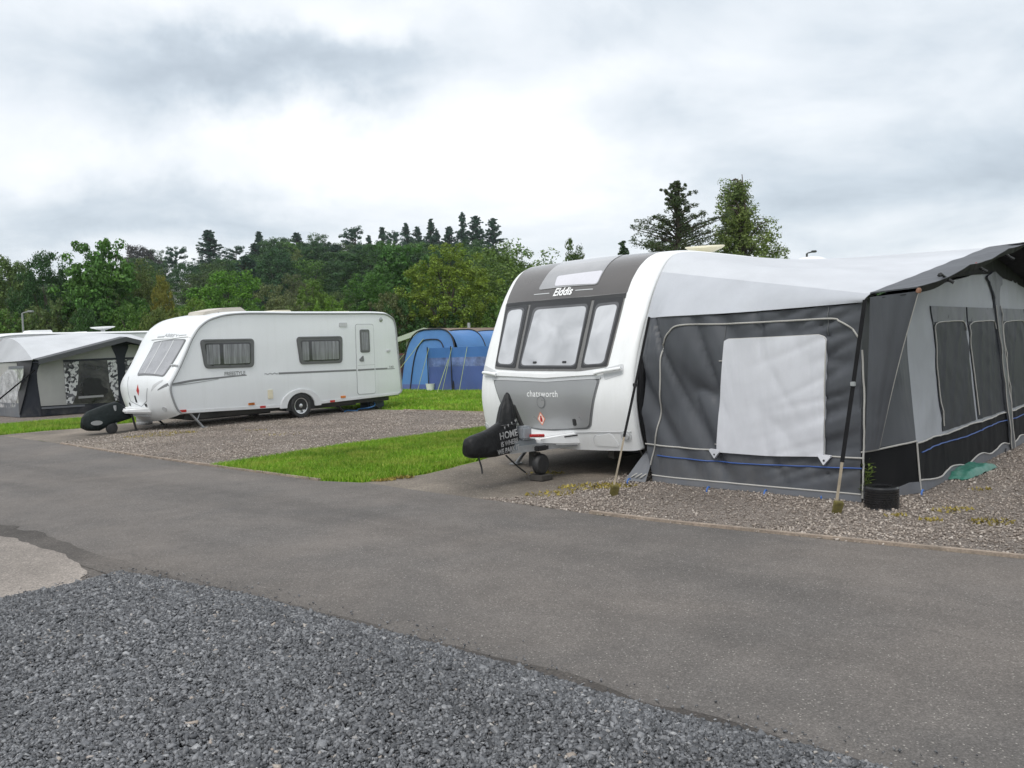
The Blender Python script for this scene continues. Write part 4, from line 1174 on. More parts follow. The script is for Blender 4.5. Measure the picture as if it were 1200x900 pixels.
def curt(u, v):
    tp_ = LC.lerp(LC2, u) - Vector((0, 0, .03)); bt = mpC(.02 + .24 * u, .5, .035)
    p = tp_.lerp(bt, v); k_ = math.sin(math.pi * v)
    p += Vector((.012 * k_ * u, .02 * k_ * u, 0)) + Vector((-1, -.2, 0)) * .014 * noise.noise((u * 5, v * 2, 6))
    return p
cso = MB().grid(curt, 14, 20, .006).build('storm_curtain', DGREY, aw, smooth=60)
pipe('piping', [curt(1.0, k / 12) for k in range(13)], par=cso, mp=lambda a, b, o: None, sm=False) if False else MB().tube([curt(1.0, k / 16) for k in range(17)], .007, 6).build('piping', PIPE, cso)
CAN = cloth_mat('dark grey canopy cloth', (.065, .069, .078), .5, .3)
for (a, b, a2, b2) in ((LC, AP, LC2, AP2), (AP, RCn, AP2, RC2)):
    def cf(u, v, a=a, b=b, a2=a2, b2=b2):
        p = a.lerp(b, u).lerp(a2.lerp(b2, u), v)
        p.z += .012 + .012 * noise.noise((u * 9, v * 2, 1)) - .03 * v * abs(math.sin(u * math.pi * 2.5)) * (1 if v > .5 else .5)
        return p
    MB().grid(cf, 40, 6, -.012).build('canopy', CAN, aw, smooth=60, recalc=False)
    # drop of the canopy edge
    def cd(u, v, a2=a2, b2=b2):
        p = cf(u, 1.0); p.z -= v * (.05 + .015 * math.sin(u * 17)); p.y += .02 * v
        return p
    MB().grid(cd, 40, 2, .006).build('canopy_edge', DGREY2, aw, smooth=60, recalc=False)
    pipe('canopy_piping', [cf(.0 + .2 * k / 6, 1.0) + Vector((0, -.012, -.05 - .02 * math.sin(k / 6 * 3.14))) for k in range(7)] if a is LC else [cf(.05 * k, 1.0) + Vector((0, -.012, -.07)) for k in range(7)], par=aw, mp=lambda u, v, off: None, sm=False) if False else None
# dark soffit, canopy clamps
def sof(u, v, a=LC, b=AP, a2=LC2, b2=AP2):
    p = a.lerp(b, u).lerp(a2.lerp(b2, u), v * .9); p.z -= .05; return p
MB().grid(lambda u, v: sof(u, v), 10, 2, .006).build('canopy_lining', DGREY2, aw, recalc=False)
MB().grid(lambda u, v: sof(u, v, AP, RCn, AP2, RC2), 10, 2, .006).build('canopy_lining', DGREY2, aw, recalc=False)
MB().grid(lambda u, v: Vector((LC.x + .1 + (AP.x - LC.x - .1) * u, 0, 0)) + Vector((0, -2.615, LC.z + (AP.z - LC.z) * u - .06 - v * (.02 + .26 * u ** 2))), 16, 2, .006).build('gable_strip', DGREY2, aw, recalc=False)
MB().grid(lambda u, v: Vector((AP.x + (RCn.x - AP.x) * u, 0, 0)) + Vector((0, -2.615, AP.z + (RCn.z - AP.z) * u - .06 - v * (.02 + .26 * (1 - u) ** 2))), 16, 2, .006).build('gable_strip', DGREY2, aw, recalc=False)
for px, py in ((1112, 324), (1152, 312), (1184, 298)):
    x_, z_ = F1.side(px, py, -2.6 - OUT)
    cl = MB().tube([(x_ - .12, -2.97, z_ + .015), (x_ + .16, -2.985, z_ - .045)], .013, 8)
    cl.tube([(x_, -2.90, z_ + .03), (x_ + .05, -3.03, z_ - .06)], .017, 8)
    co2 = cl.build('canopy_clamp', BLACKP, aw)
    MB().tube([(x_ - .15, -2.967, z_ + .022), (x_ - .11, -2.971, z_ + .013)], .015, 8).build('clamp_tip', RED if px == 1152 else BLACKP, co2)
MB().lathe([(.001, -.02), (.022, -.015), (.024, .012), (.012, .03)], LC2 + Vector((0, .0, -.03)), (0, -.3, 1), 12).build('corner_cap', ORNG, aw)
# storm straps down to the ground
def strap(a, b, w_, label=None):
    a, b = Vector(a), Vector(b); d = (b - a).normalized(); n = d.cross(Vector((1, 0, 0))).normalized()
    s_ = MB()
    pts = [a.lerp(b, k / 12) + Vector((0, 0, -.012 * math.sin(math.pi * k / 12))) for k in range(13)]
    wv_ = Vector((F1.loc(CAMP) - a)); sidev = d.cross(wv_).normalized()
    nn = sidev.cross(d).normalized()
    s_.loft([[p + sidev * w_ - nn * .0015, p - sidev * w_ - nn * .0015, p - sidev * w_ + nn * .0015, p + sidev * w_ + nn * .0015] for p in pts])
    return s_
WEB = M('black webbing', (.010, .010, .011), .8, var=.2, spec=.15)
WEBP = M('faded webbing', (.25, .21, .155), .8, var=.25, vs=9)
for (p0, p1, k1, wid) in (((767, 372), (719, 582), .72, .014), ((1014, 364), (980, 603), .80, .018)):
    if p0[0] < 800: A_ = mpS(-.12, 1.86, .03)
    else: A_ = Vector((.0, -2.57, 1.90))
    B_ = F1.gnd(*p1)
    B_.z = .09
    M_ = A_.lerp(B_, k1)
    so1 = strap(A_, M_, wid).build('storm_strap', WEB, aw)
    strap(M_, B_, wid * .7).build('strap_tail', WEBP, so1)
    pm_ = A_.lerp(B_, .42)
    MB().box(pm_.x - .015, pm_.y - .022, pm_.z - .02, pm_.x + .015, pm_.y + .022, pm_.z + .02).build('buckle', STEEL if p0[0] > 800 else BLACKP, so1, bev=.005)
    g_ = F1.W(F1.gnd(*p1))
    pg = MB()
    MOSSW = M('mossy wooden peg', (.13, .11, .03), .85, var=.4, vs=14, bump=.5, bs=60)
    pg.loft([[(-.04, -.018, .0), (.04, -.018, .0), (.04, .018, .0), (-.04, .018, .0)], [(-.045, -.02, .11), (.045, -.02, .11), (.045, .02, .12), (-.045, .02, .12)]])
    po = pg.build('tent_peg', MOSSW, None, bev=.006)
    po.location = (g_.x, g_.y, .008); po.rotation_euler = (.22, .12, .2)
    tag(po, 'mossy peg in the gravel holding the strap by the caravan corner' if p0[0] < 800 else 'yellowish peg in the gravel holding the strap at the outer awning corner', 'tent peg', 'pegs holding the awning straps')
# small blue peg hooks along the hem
HOOK = M('blue peg hook', (.05, .14, .42), .5)
for px, py in ((737, 567), (830, 577), (897, 581), (964, 585), (1081, 581), (1179, 531)):
    q = F1.gnd(px, py)
    MB().tube(smoothline([q + Vector((.03, .0, .05)), q + Vector((.0, 0, .055)), q + Vector((-.03, 0, .03)), q + Vector((-.03, 0, .0)), q + Vector((.0, 0, -.01))], 4), .009, 6).build('peg_hook', HOOK if px != 1179 else BLACKP, aw)
# ================================================================== small things by the big awning
tp = G(1033, 596)
ty = thing('tyre', (tp.x, tp.y, .012), 'small black tyre lying flat on the gravel at the awning corner', 'tyre')
rt = .15
b = MB(); pr_ = []
zz = 0.0
pts = [(.09, .0), (.15, .0), (rt - .005, .015)]
for k in range(7):
    z0 = .03 + k * .021
    pts += [(rt, z0), (rt, z0 + .014), (rt - .006, z0 + .017), (rt - .006, z0 + .022)]
pts += [(rt - .003, .18), (.14, .197), (.10, .2), (.075, .19), (.075, .1), (.09, .06), (.115, .02), (.09, .0)]
b.lathe(pts, (0, 0, 0), (0, 0, 1), 48, cap=False)  .build('tread', M('wet black rubber', (.013, .013, .014), .25, var=.2), ty, smooth=50)
MB().lathe([(.001, .10), (.06, .10), (.075, .11), (.08, .12), (.07, .125)], (0, 0, 0), (0, 0, 1), 32, cap=False).build('rusty_core', M('rusty metal', (.09, .045, .025), .8, var=.4, vs=20, dirt=.5), ty)
# folded green groundsheet bag
bp = F1.gnd(1134, 556)
def bagf(u, v):
    x = (u - .5) * 1.05 + .03 * math.sin(v * 9); y = (v - .5) * .30
    e = min(1, 8 * u, 8 * (1 - u), 6 * v, 6 * (1 - v))
    z = .01 + (.05 + .02 * math.sin(u * 3.1)) * e ** .5 + .018 * noise.noise((u * 6, v * 5, 2)) + .012 * noise.noise((u * 16, v * 9, 5))
    if u < .12: y *= .7 + u * 2.5; z *= .75
    return (x, y, max(.006, z))
bg_ = MB().grid(bagf, 40, 16, .008).build('ground_sheet_bag', cloth_mat('green plastic cloth', (.035, .17, .125), .42, .5), smooth=70)
P_ = F1.W(bp); bg_.location = (P_.x, P_.y, .014); bg_.rotation_euler = (0, 0, F1.rz - .06)
tag(bg_, 'folded green plastic groundsheet lying on the gravel at the foot of the awning', 'groundsheet')
# weed
def leafy(name, loc, h, n, label, m, spread=.5, w_=.012, ln=.09, stems=3, cat='weed', grp=None):
    r = thing(name, loc, label, cat, grp)
    st_, lf = MB(), MB()
    rr = random.Random(len(label) + int(loc[0] * 100))
    for s_ in range(stems):
        a = rr.uniform(0, 6.28); lean = rr.uniform(.05, spread) * h
        hh = h * rr.uniform(.6, 1)
        P = smoothline([(0, 0, 0), (lean * .3 * math.cos(a), lean * .3 * math.sin(a), hh * .5), (lean * math.cos(a), lean * math.sin(a), hh)], 5)
        st_.tube(P, [.004 - .003 * i / len(P) for i in range(len(P))], 5)
        for k in range(n // stems):
            p = P[rr.randrange(2, len(P))]; b_ = rr.uniform(0, 6.28); up = rr.uniform(.1, .9)
            d = Vector((math.cos(b_), math.sin(b_), up)).normalized() * ln * rr.uniform(.6, 1.2)
            q = d.cross(Vector((0, 0, 1))).normalized() * w_ * rr.uniform(.7, 1.3)
            lf.add([p, p + d * .5 + q, p + d - Vector((0, 0, ln * .15)), p + d * .5 - q], [(0, 1, 2, 3)])
    st_.build('stem', m, r, recalc=False); lf.build('leaves', m, r, smooth=0, recalc=False)
    return r
WEEDM = M('weed green', (.12, .17, .03), .6, var=.3, vs=8)
WEEDY = M('yellowing weed', (.30, .24, .04), .6, var=.3, vs=8)
wp = G(1013, 590); leafy('weed', (wp.x, wp.y, .012), .42, 120, 'tall green weed growing against the awning corner beside the black tyre', WEEDM, .3, .010, .075, 4)
moss = []
mb_ = MB()
for (px, py, rad, nn) in [(690, 572, .35, 220), (720, 571, .25, 160), (648, 580, .3, 90), (640, 556, .25, 60), (1118, 600, .18, 60), (1160, 614, .2, 90), (1090, 612, .1, 30), (1050, 606, .1, 40), (1150, 575, .12, 30), (470, 561, .16, 130), (450, 564, .14, 100), (175, 512, .5, 160), (200, 508, .5, 120), (215, 508, .3, 60), (300, 505, .3, 40), (640, 495, .3, 1), (330, 510, .4, 30)]:
    c = G(px, py)
    for k in range(nn):
        a = random.uniform(0, 6.28); q = rad * math.sqrt(random.random())
        x_, y_ = c.x + q * math.cos(a), c.y + q * math.sin(a) * .6
        h_ = random.uniform(.012, .035); b_ = random.uniform(0, 6.28); w_ = random.uniform(.008, .02)
        mb_.add([(x_ - w_ * math.cos(b_), y_ - w_ * math.sin(b_), .012), (x_ + w_ * math.cos(b_), y_ + w_ * math.sin(b_), .012), (x_ + random.uniform(-.03, .03), y_ + random.uniform(-.03, .03), .012 + h_)], [(0, 1, 2)])
tag(mb_.build('moss_and_weeds', M('mossy yellow green', (.27, .215, .045), .8, var=.4, vs=3), smooth=0, recalc=False), 'yellowish moss and low weeds scattered on the gravel pitches', 'moss', kind='stuff')

# ================================================================== second caravan (with the door)
F2 = Frame(tuple(G(352, 490)), 40.0)
W2 = 2.15
prof2 = [(-3.06, .38), (-3.16, .5), (-3.26, .8), (-3.26, 1.0), (-3.14, 1.2), (-3.02, 1.40), (-2.86, 1.70), (-2.70, 2.0), (-2.50, 2.24), (-2.16, 2.42), (-1.5, 2.52), (0, 2.53), (1.5, 2.54), (2.6, 2.545), (2.98, 2.49), (3.19, 2.28), (3.26, 1.54), (3.34, .6), (3.32, .44), (3.2, .37)]
def bow2(t):
    return .03 + .25 * (1 - .2 * sst((.25 - t) / .25)) * (1 - .35 * sst((t - .8) / .9)) * (1 - sst((t - 1.7) / 1.0))
S2 = Shell(prof2, W2, bow2, F2, r=.05, edge=.08)
c2 = thing('caravan', F2, 'smaller white caravan seen side-on with two curtained windows and a narrow door', 'caravan')
S2.body().build('body', WHITEALU, c2, smooth=38)
mp2 = lambda u, v, off: Vector((u, -off, v))
z7 = lambda x, y: (130 + x / 6.6667, 350 + y / 6.6667)
z8 = lambda x, y: (290 + x / 5.714, 350 + y / 5.714)
fs2 = lambda p: F2.side(*p)
WFR = M('grey window frame', (.115, .118, .12), .4, coat=.2)
def curtain_mat():
    m, t, b, tc = newmat('net curtain behind glass')
    o = tc.outputs['Object']
    mp_ = t.n('ShaderNodeMapping'); mp_.inputs['Scale'].default_value = (1, 1, .06); t.l(o, mp_.inputs[0])
    c = t.ramp(t.noise(mp_.outputs[0], 22, 3, .6), [(.3, (.09, .095, .1)), (.55, (.20, .205, .215)), (.75, (.33, .335, .35))])
    t.l(c, b.inputs['Base Color']); b.inputs['Roughness'].default_value = .15; b.inputs['Coat Weight'].default_value = .6; b.inputs['Coat Roughness'].default_value = .03
    return m
CURT = curtain_mat()
for q, split in (([(-2.55, 1.95), (-1.19, 1.95), (-1.225, 1.29), (-2.46, 1.31)], -2.05), ([(-.02, 1.97), (1.38, 1.97), (1.345, 1.29), (.06, 1.30)], .36)):
    wo = MB().patch(rpoly(q, .11), mp2, 0, .03).build('side_window', WFR, c2, bev=.008)
    cx_, cy_ = sum(p[0] for p in q) / 4, sum(p[1] for p in q) / 4
    qi = [(cx_ + (p[0] - cx_) * .86, cy_ - .01 + (p[1] - cy_) * .76) for p in q]
    MB().patch(rpoly(qi, .07), mp2, .02, .034).build('pane', BLACKGLASS, wo)
    for a_, b_ in ((qi[0][0] + .04, split - .04), (split + .05, qi[1][0] - .05)):
        MB().patch(rrect(a_, qi[2][1] + .03, b_, qi[0][1] - .03, .03), mp2, .03, .0365).build('curtain', CURT, wo)
    for u in (-.3, 0, .3): MB().patch(rrect(cx_ + u * 1.4 - .02, qi[2][1], cx_ + u * 1.4 + .02, qi[2][1] + .03, .006), mp2, .03, .042).build('catch', BLACKP, wo)
    MB().patch(rrect(q[0][0] + .1, q[0][1] - .03, q[1][0] - .1, q[0][1] - .005, .01), mp2, .02, .045).build('hinge_rail', DKTRIM, wo)
# door
SEAM = M('grey seam', (.30, .31, .32), .5)
dq = [(1.83, 2.26), (2.42, 2.26), (2.41, .455), (1.81, .46)]
do = MB().patch(rpoly([(p[0] + (-.012 if p[0] < 2 else .012), p[1] + (.012 if p[1] > 1 else -.012)) for p in dq], .08), mp2, 0, .004).build('door_seal', SEAM, c2)
do = MB().patch(rpoly(dq, .075), mp2, .003, .011).build('door', WHITEALU, c2)
dw = MB().patch(rrect(1.95, 1.53, 2.27, 2.13, .06), mp2, .008, .028).build('door_window', WFR, do, bev=.006)
MB().patch(rrect(2.0, 1.585, 2.21, 2.06, .04), mp2, .02, .031).build('pane', CURT, dw)
hd = MB().patch(rpoly([(1.90, 1.36), (2.03, 1.46), (2.05, 1.30), (1.92, 1.31)], .02), mp2, .008, .03).build('door_handle', DKTRIM, do, bev=.005)
MB().patch([(1.84, 1.20), (2.41, 1.20), (2.41, 1.206), (1.84, 1.206)], mp2, .009, .0125).build('door_line', SEAM, do)
# striping
ST2 = M('grey stripe', (.19, .195, .2), .4, var=.05)
ST3 = M('pale grey stripe', (.36, .37, .38), .4, var=.05)
z_ = lambda x, y: fs2(z7(x, y))
up = [z_(478, 672), z_(640, 640), z_(840, 618), z_(1000, 602), z_(1060, 598)]
MB().patch(ribbon(smoothline([(a, b_, 0) for a, b_ in up], 5), .055, .018), mp2, 0, .004).build('stripe', ST2, c2)
lo = [z_(478, 680), z_(640, 660), z_(840, 628)]
MB().patch(ribbon(smoothline([(a, b_, 0) for a, b_ in lo], 5), .03, .012), mp2, 0, .0045).build('stripe', ST3, c2)
wv_ = [(-.95 + .37 * k / 12, 1.115 + .012 * math.sin(k * 1.57)) for k in range(13)]
MB().patch(ribbon(wv_, .018, .03), mp2, 0, .004).build('stripe', ST3, c2)
MB().patch(ribbon([(-.56, 1.112), (1.79, 1.085)], .045), mp2, 0, .004).build('stripe', ST2, c2)
MB().patch(ribbon([(1.84, 1.083), (2.40, 1.083)], .045), mp2, .009, .0135).build('stripe', ST2, do)
MB().patch(ribbon([(2.445, 1.083), (2.86, 1.08)], .045), mp2, 0, .004).build('stripe', ST2, c2)
MB().patch(ribbon([(2.87, 1.068), (3.12, 1.066)], .018), mp2, 0, .004).build('stripe', ST2, c2)
fl_ = S2.ips([z7(*p) for p in ((365, 715), (405, 690), (450, 672))], .2, .6)
MB().patch(ribbon(fl_, .012, .06), S2.mp, 0, .004, .05).build('stripe', ST2, c2)
put_text('lettering', 'FREESTYLE', mp2, -1.72, 1.165, .12, ST2, c2, .004, flip=1, stretch=.95, bold=.002)
put_text('lettering', '540', mp2, 3.0, 1.115, .085, ST2, c2, .004, flip=1, stretch=1.3)
# front: window, locker, mouldings
S2W = S2
I2 = lambda *ps, l=1.0, t=1.0: S2.ips([z7(*p) for p in ps], l, t)
fwq = I2((338, 342), (592, 318), (412, 612), (205, 604), l=1.0, t=1.2)
FGL = M('front window acrylic', (.34, .345, .365), .3, coat=.25, var=.15, vs=2)
wf = MB().patch(rpoly(fwq, .05), S2.mp, 0, .012, .06).build('front_window', DKTRIM, c2)
cx_, cy_ = sum(p[0] for p in fwq) / 4, sum(p[1] for p in fwq) / 4
q = [(cx_ + (p[0] - cx_) * .94, cy_ + (p[1] - cy_) * .94) for p in fwq]
MB().patch(rpoly(q, .045), S2.mp, .01, .016, .06).build('pane', FGL, wf)
for k, m_ in ((.30, TRIM), (.70, TRIM)):
    a_ = Vector(q[0]).lerp(Vector(q[1]), k); b_ = Vector(q[3]).lerp(Vector(q[2]), k)
    MB().patch(ribbon([a_, b_], .03), S2.mp, .012, .022, .06).build('window_bar', m_, wf)
ln = I2((320, 322), (480, 312), (640, 304), l=1.0, t=1.6)
MB().patch(ribbon(ln, .025), S2.mp, 0, .02, .06).build('roof_band', WHITE, c2)
c = I2((470, 290), l=.9, t=1.7)[0]
put_text('lettering', 'ABBEY', S2.mp, c[0], c[1], .11, ST3, c2, .006, flip=-1, stretch=1.4)
for a_, b_ in (((365, 302), (415, 297)), ((530, 290), (590, 285))):
    MB().patch(ribbon(I2(a_, b_, l=.9, t=1.7), .03), S2.mp, 0, .005, .05).build('stripe', ST3, c2)
sm = I2((140, 610), (133, 700), (155, 800), (240, 842), (280, 800), (285, 700), l=1.2, t=.6)
MB().patch(ribbon(sm, .012), S2.mp, 0, .004, .04).build('locker_seam', SEAM, c2)
c = I2((210, 718), l=1.1, t=.6)[0]
MB().patch([(c[0] - .045, c[1]), (c[0], c[1] - .065), (c[0] + .045, c[1]), (c[0], c[1] + .065)], S2.mp, 0, .006).build('warning_sticker', RED, c2)
c = I2((195, 785), l=1.1, t=.5)[0]
MB().patch(rrect(c[0] - .02, c[1] - .06, c[0] + .02, c[1] + .06, .018), S2.mp, 0, .014).build('lock', BLACKP, c2)
for p in ((275, 832), (150, 824)):
    c = I2(p, l=.9, t=.4)[0]; MB().patch(rrect(c[0] - .025, c[1] - .03, c[0] + .025, c[1] + .03, .01), S2.mp, 0, .012).build('catch', BLACKP, c2)
hl = I2((312, 728), (330, 675), (410, 632), (400, 650), l=.5, t=.8)
MB().patch(rpoly(hl, .02), S2.mp, 0, .004, .05).build('moulding_recess', REC, c2)
gh = I2((478, 524), (505, 522), (530, 528), l=.15, t=1.3)
MB().tube([S2.surf(p[0], p[1], .03) for p in gh], .02, 8).build('grab_handle', TRIM, c2)
ml = I2((420, 862), l=.4, t=.2)[0]
MB().patch([(ml[0] + .05 * math.cos(k * .4), ml[1] + .05 * math.sin(k * .4)) for k in range(16)], S2.mp, 0, .012).build('marker_lamp', TRIM, c2)
# rails and skirt
RAIL2 = M('grey corner rail', (.30, .31, .32), .4, metal=.2)
tr = [S2.surf(0, t) for t in S2.T]
MB().tube([Vector((p.x, -.006, p.z)) for p in tr[1:-1]], .022, 8).build('corner_rail', RAIL2, c2)
MB().tube([Vector((p.x, W2 + .006, p.z)) for p in tr[1:-1]], .022, 8).build('corner_rail', RAIL2, c2)
SK = M('white skirt', (.66, .67, .68), .4, dirt=.2, dirtcol=(.4, .37, .32))
MB().patch([(-3.05, .37), (-.52, .30), (-.52, .37), (-3.1, .44)], mp2, -.04, .012).build('side_skirt', SK, c2, bev=.004)
MB().patch([(.52, .30), (3.24, .36), (3.3, .42), (.52, .37)], mp2, -.04, .012).build('side_skirt', SK, c2, bev=.004)
arch = [(.03 + .42 * math.cos(a), .28 + .36 * math.sin(a)) for a in [math.pi * k / 16 for k in range(17)]]
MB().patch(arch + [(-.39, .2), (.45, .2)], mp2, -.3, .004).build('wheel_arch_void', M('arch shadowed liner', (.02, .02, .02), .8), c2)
out_ = [(.03 + .60 * math.cos(a), .27 + .44 * math.sin(a)) for a in [math.pi * k / 16 for k in range(17)]]
inn = [(.03 + .405 * math.cos(a), .27 + .345 * math.sin(a)) for a in [math.pi * k / 16 for k in range(17)]]
MB().patch(out_ + inn[::-1], mp2, -.02, .035).build('wheel_arch', SK, c2, bev=.01)
wheel(c2, (.03, .062, .30), .305, .18, -1)
wheel(c2, (.03, W2 - .11, .31), .31, .18, 1)
for x0, zc, m_ in ((-3.02, .42, RED), (-1.04, .355, RED), (.98, .34, RED), (-1.33, .445, AMBER), (1.33, .425, AMBER), (-1.34, .445, AMBER)):
    MB().patch(rrect(x0 - .075, zc - .027, x0 + .075, zc + .027, .008), mp2, 0, .02).build('reflector' if m_ is RED else 'side_marker', m_, c2, bev=.004)
MB().patch(rrect(-.88, .53, -.75, .74, .012), mp2, 0, .02).build('service_hatch', M('cream hatch cover', (.72, .66, .50), .5), c2, bev=.004)
MB().patch(rrect(1.30, 2.20, 1.55, 2.31, .02), mp2, 0, .02).build('awning_lamp', REC, c2, bev=.004)
MB().lathe([(.055, 0), (.06, .012), (.04, .02), (.001, .021)], (2.70, 0, 2.385), (0, -1, 0), 20).build('flue_outlet', STEEL, c2)
MB().patch(rrect(2.86, 1.52, 2.98, 1.58, .02), mp2, 0, .025).build('cable_hook', TRIM, c2, bev=.004)
# roof boxes
xa, za = F2.side(*z7(670, 150), .75); xb, zb = F2.side(*z7(1015, 104), .75)
AC = M('weathered beige cover', (.56, .52, .46), .6, var=.1, dirt=.25)
ac = MB().loft([[(xa, .5, 2.40), (xa + .05, .5, 2.58), (xa + .05, 1.2, 2.60), (xa, 1.2, 2.42)], [(xa + .55, .5, 2.44), (xa + .55, .5, 2.67), (xa + .55, 1.2, 2.69), (xa + .55, 1.2, 2.44)], [(xb - .15, .5, 2.5), (xb - .15, .5, 2.70), (xb - .15, 1.2, 2.72), (xb - .15, 1.2, 2.5)], [(xb + .08, .55, 2.5), (xb + .05, .55, 2.60), (xb + .05, 1.15, 2.60), (xb + .08, 1.15, 2.5)]]).build('roof_box', AC, c2, bev=.02)
for k in range(3):
    MB().lathe([(.035, -.02), (.035, .012), (.001, .013)], (xa + .08 + .16 * k, .495, 2.48 + .033 * k), (-.2, -1, 0), 12).build('roof_box_vent', BLACKP, ac)
for (pxa, pxb, pz) in ((312, 335, 365), (381, 404, 366.3)):
    xa2, z_a = F2.side(pxa, pz, 1.05); xb2, _ = F2.side(pxb, pz, 1.05)
    MB().loft([[(xa2, .75, 2.5), (xa2 + .06, .77, z_a + .02), (xa2 + .06, 1.35, z_a + .02), (xa2, 1.37, 2.5)], [(xb2, .75, 2.5), (xb2 - .05, .77, z_a + .03), (xb2 - .05, 1.35, z_a + .03), (xb2, 1.37, 2.5)]]).build('roof_vent', CREAM, c2, bev=.015)
# chassis, legs, drawbar
b = MB(); b.box(-2.9, .15, .22, 3.0, W2 - .15, .34); b.box(-2.6, .35, .17, -.6, .8, .24); b.box(.55, .2, .18, 1.9, .26, .24); b.build('chassis', CHASSIS, c2)
steady(c2, -2.85, .05, .38, 1, .42, STEEL); steady(c2, 1.2, .2, .32, 1, .4); steady(c2, 2.3, .25, .36, 1, .55); steady(c2, -2.75, W2 - .2, .3, 1, .4); steady(c2, 2.3, W2 - .2, .3, 1, .5)
y2 = W2 / 2
db = MB()
for s_ in (1, -1):
    db.loft([[(-3.2, y2 + s_ * .4 - .03, .28), (-3.2, y2 + s_ * .4 - .03, .36), (-3.2, y2 + s_ * .4 + .03, .36), (-3.2, y2 + s_ * .4 + .03, .28)], [(-3.8, y2 + s_ * .1 - .03, .36), (-3.8, y2 + s_ * .1 - .03, .44), (-3.8, y2 + s_ * .1 + .03, .44), (-3.8, y2 + s_ * .1 + .03, .36)], [(-4.55, y2 + s_ * .05 - .03, .36), (-4.55, y2 + s_ * .05 - .03, .44), (-4.55, y2 + s_ * .05 + .03, .44), (-4.55, y2 + s_ * .05 + .03, .36)]])
db.build('drawbar', STEEL, c2)
MB().loft([[(-3.35, y2 - .5, .38), (-3.35, y2 - .5, .52), (-3.35, y2 + .5, .52), (-3.35, y2 + .5, .38)], [(-3.9, y2 - .3, .42), (-3.9, y2 - .3, .52), (-3.9, y2 + .3, .52), (-3.9, y2 + .3, .42)]]).build('hitch_fairing', WHITE, c2, bev=.03, seg=3)
jx, jz = F2.side(130.5, 503, y2 - .15)
jo = MB().tube([(jx + .1, y2 - .15, .2), (jx + .1, y2 - .15, .6)], .03, 8).build('jockey_stem', STEEL, c2)
MB().lathe([(.02, -.035), (.10, -.035), (.12, -.02), (.12, .02), (.10, .035), (.02, .035)], (jx, y2 - .17, .125), (0, 1, 0), 24).build('jockey_wheel', RUBBER, jo)
MB().tube([(jx + .42, y2 - .2, .42), (jx + .52, y2 - .2, .02)], .022, 6).build('prop_stand', CHASSIS, c2)
# hitch cover of the second caravan
z6 = lambda x, y: (x / 5.4545, 360 + y / 5.4545)
hx = lambda x, y: F2.side(*z6(x, y), y2)
hc2 = thing('hitch_cover', F2, 'crumpled dark green-black cover draped over the hitch of the caravan with a door', 'hitch cover')
secs = []
for (xx, yb, yt, w_) in ((521, 745, 735, .05), (528, 780, 705, .14), (560, 795, 668, .2), (620, 790, 645, .23), (680, 757, 622, .24), (740, 736, 602, .24), (775, 725, 630, .24), (806, 716, 660, .22), (818, 700, 680, .08)):
    xb_, zb_ = hx(xx, yb); xt_, zt2 = hx(xx, yt)
    secs.append(((xb_ + xt_) / 2, y2, max(.05, zb_), zt2, w_, w_ * .5))
secs.sort(key=lambda s_: s_[0])
h2 = cover_sections(F2, secs, 'cover_cloth', M('green black waterproof cloth', (.008, .0125, .0125), .6, var=.3, vs=5, bump=.6, bs=9, bd=.04, spec=.2), hc2)
lx_, lz_ = hx(588, 738)
MB().loft([[(lx_ + .12 * math.cos(a), y2 - .215, lz_ + .05 * math.sin(a)) for a in [2 * math.pi * k / 12 for k in range(12)]], [(lx_ + .12 * math.cos(a), y2 - .235, lz_ + .05 * math.sin(a)) for a in [2 * math.pi * k / 12 for k in range(12)]]]).build('cover_badge', M('grey badge', (.3, .31, .31), .5), h2)
# waste water drum under the front, dark container and blue hose at the rear
wp = G(*z6(925, 752))
wt = thing('waste_water_drum', (wp.x, wp.y, .01), 'pale grey waste water drum standing under the nose of the caravan with a door', 'water drum')
MB().lathe([(.001, 0), (.17, 0), (.18, .02), (.18, .07), (.172, .08), (.18, .09), (.18, .2), (.16, .225), (.001, .23)], (0, 0, 0), (0, 0, 1), 24).build('drum_body', M('pale grey plastic drum', (.30, .305, .31), .5), wt)
MB().lathe([(.04, .22), (.045, .26), (.001, .262)], (.08, 0, 0), (0, 0, 1), 14).build('cap', BLACKP, wt)
wp = F2.gnd(453.5, 477); W_ = F2.W((2.75, .55, .01))
wc = thing('water_carrier', tuple(W_), 'dark water container with a red cap under the rear of the caravan', 'water container', None, F2.rz)
MB().box(-.28, -.2, 0, .28, .2, .36).build('container_body', M('dark blue grey plastic', (.03, .045, .06), .5), wc, bev=.04, seg=3)
MB().lathe([(.06, 0), (.06, .06), (.05, .07), (.001, .07)], (.2, -.12, .34), (0, -.5, 1), 14).build('cap', RED, wc)
hp = [F2.W(q) for q in ((1.4, .05, .04), (1.6, .2, .05), (1.8, .05, .03), (2.0, .25, .05), (2.2, .05, .08), (2.45, .1, .12), (2.6, .3, .2))]
tag(MB().tube(smoothline(hp, 6), .018, 6).build('water_hose', M('blue hose', (.03, .12, .28), .5)), 'blue hose lying on the gravel under the rear of the caravan', 'hose')

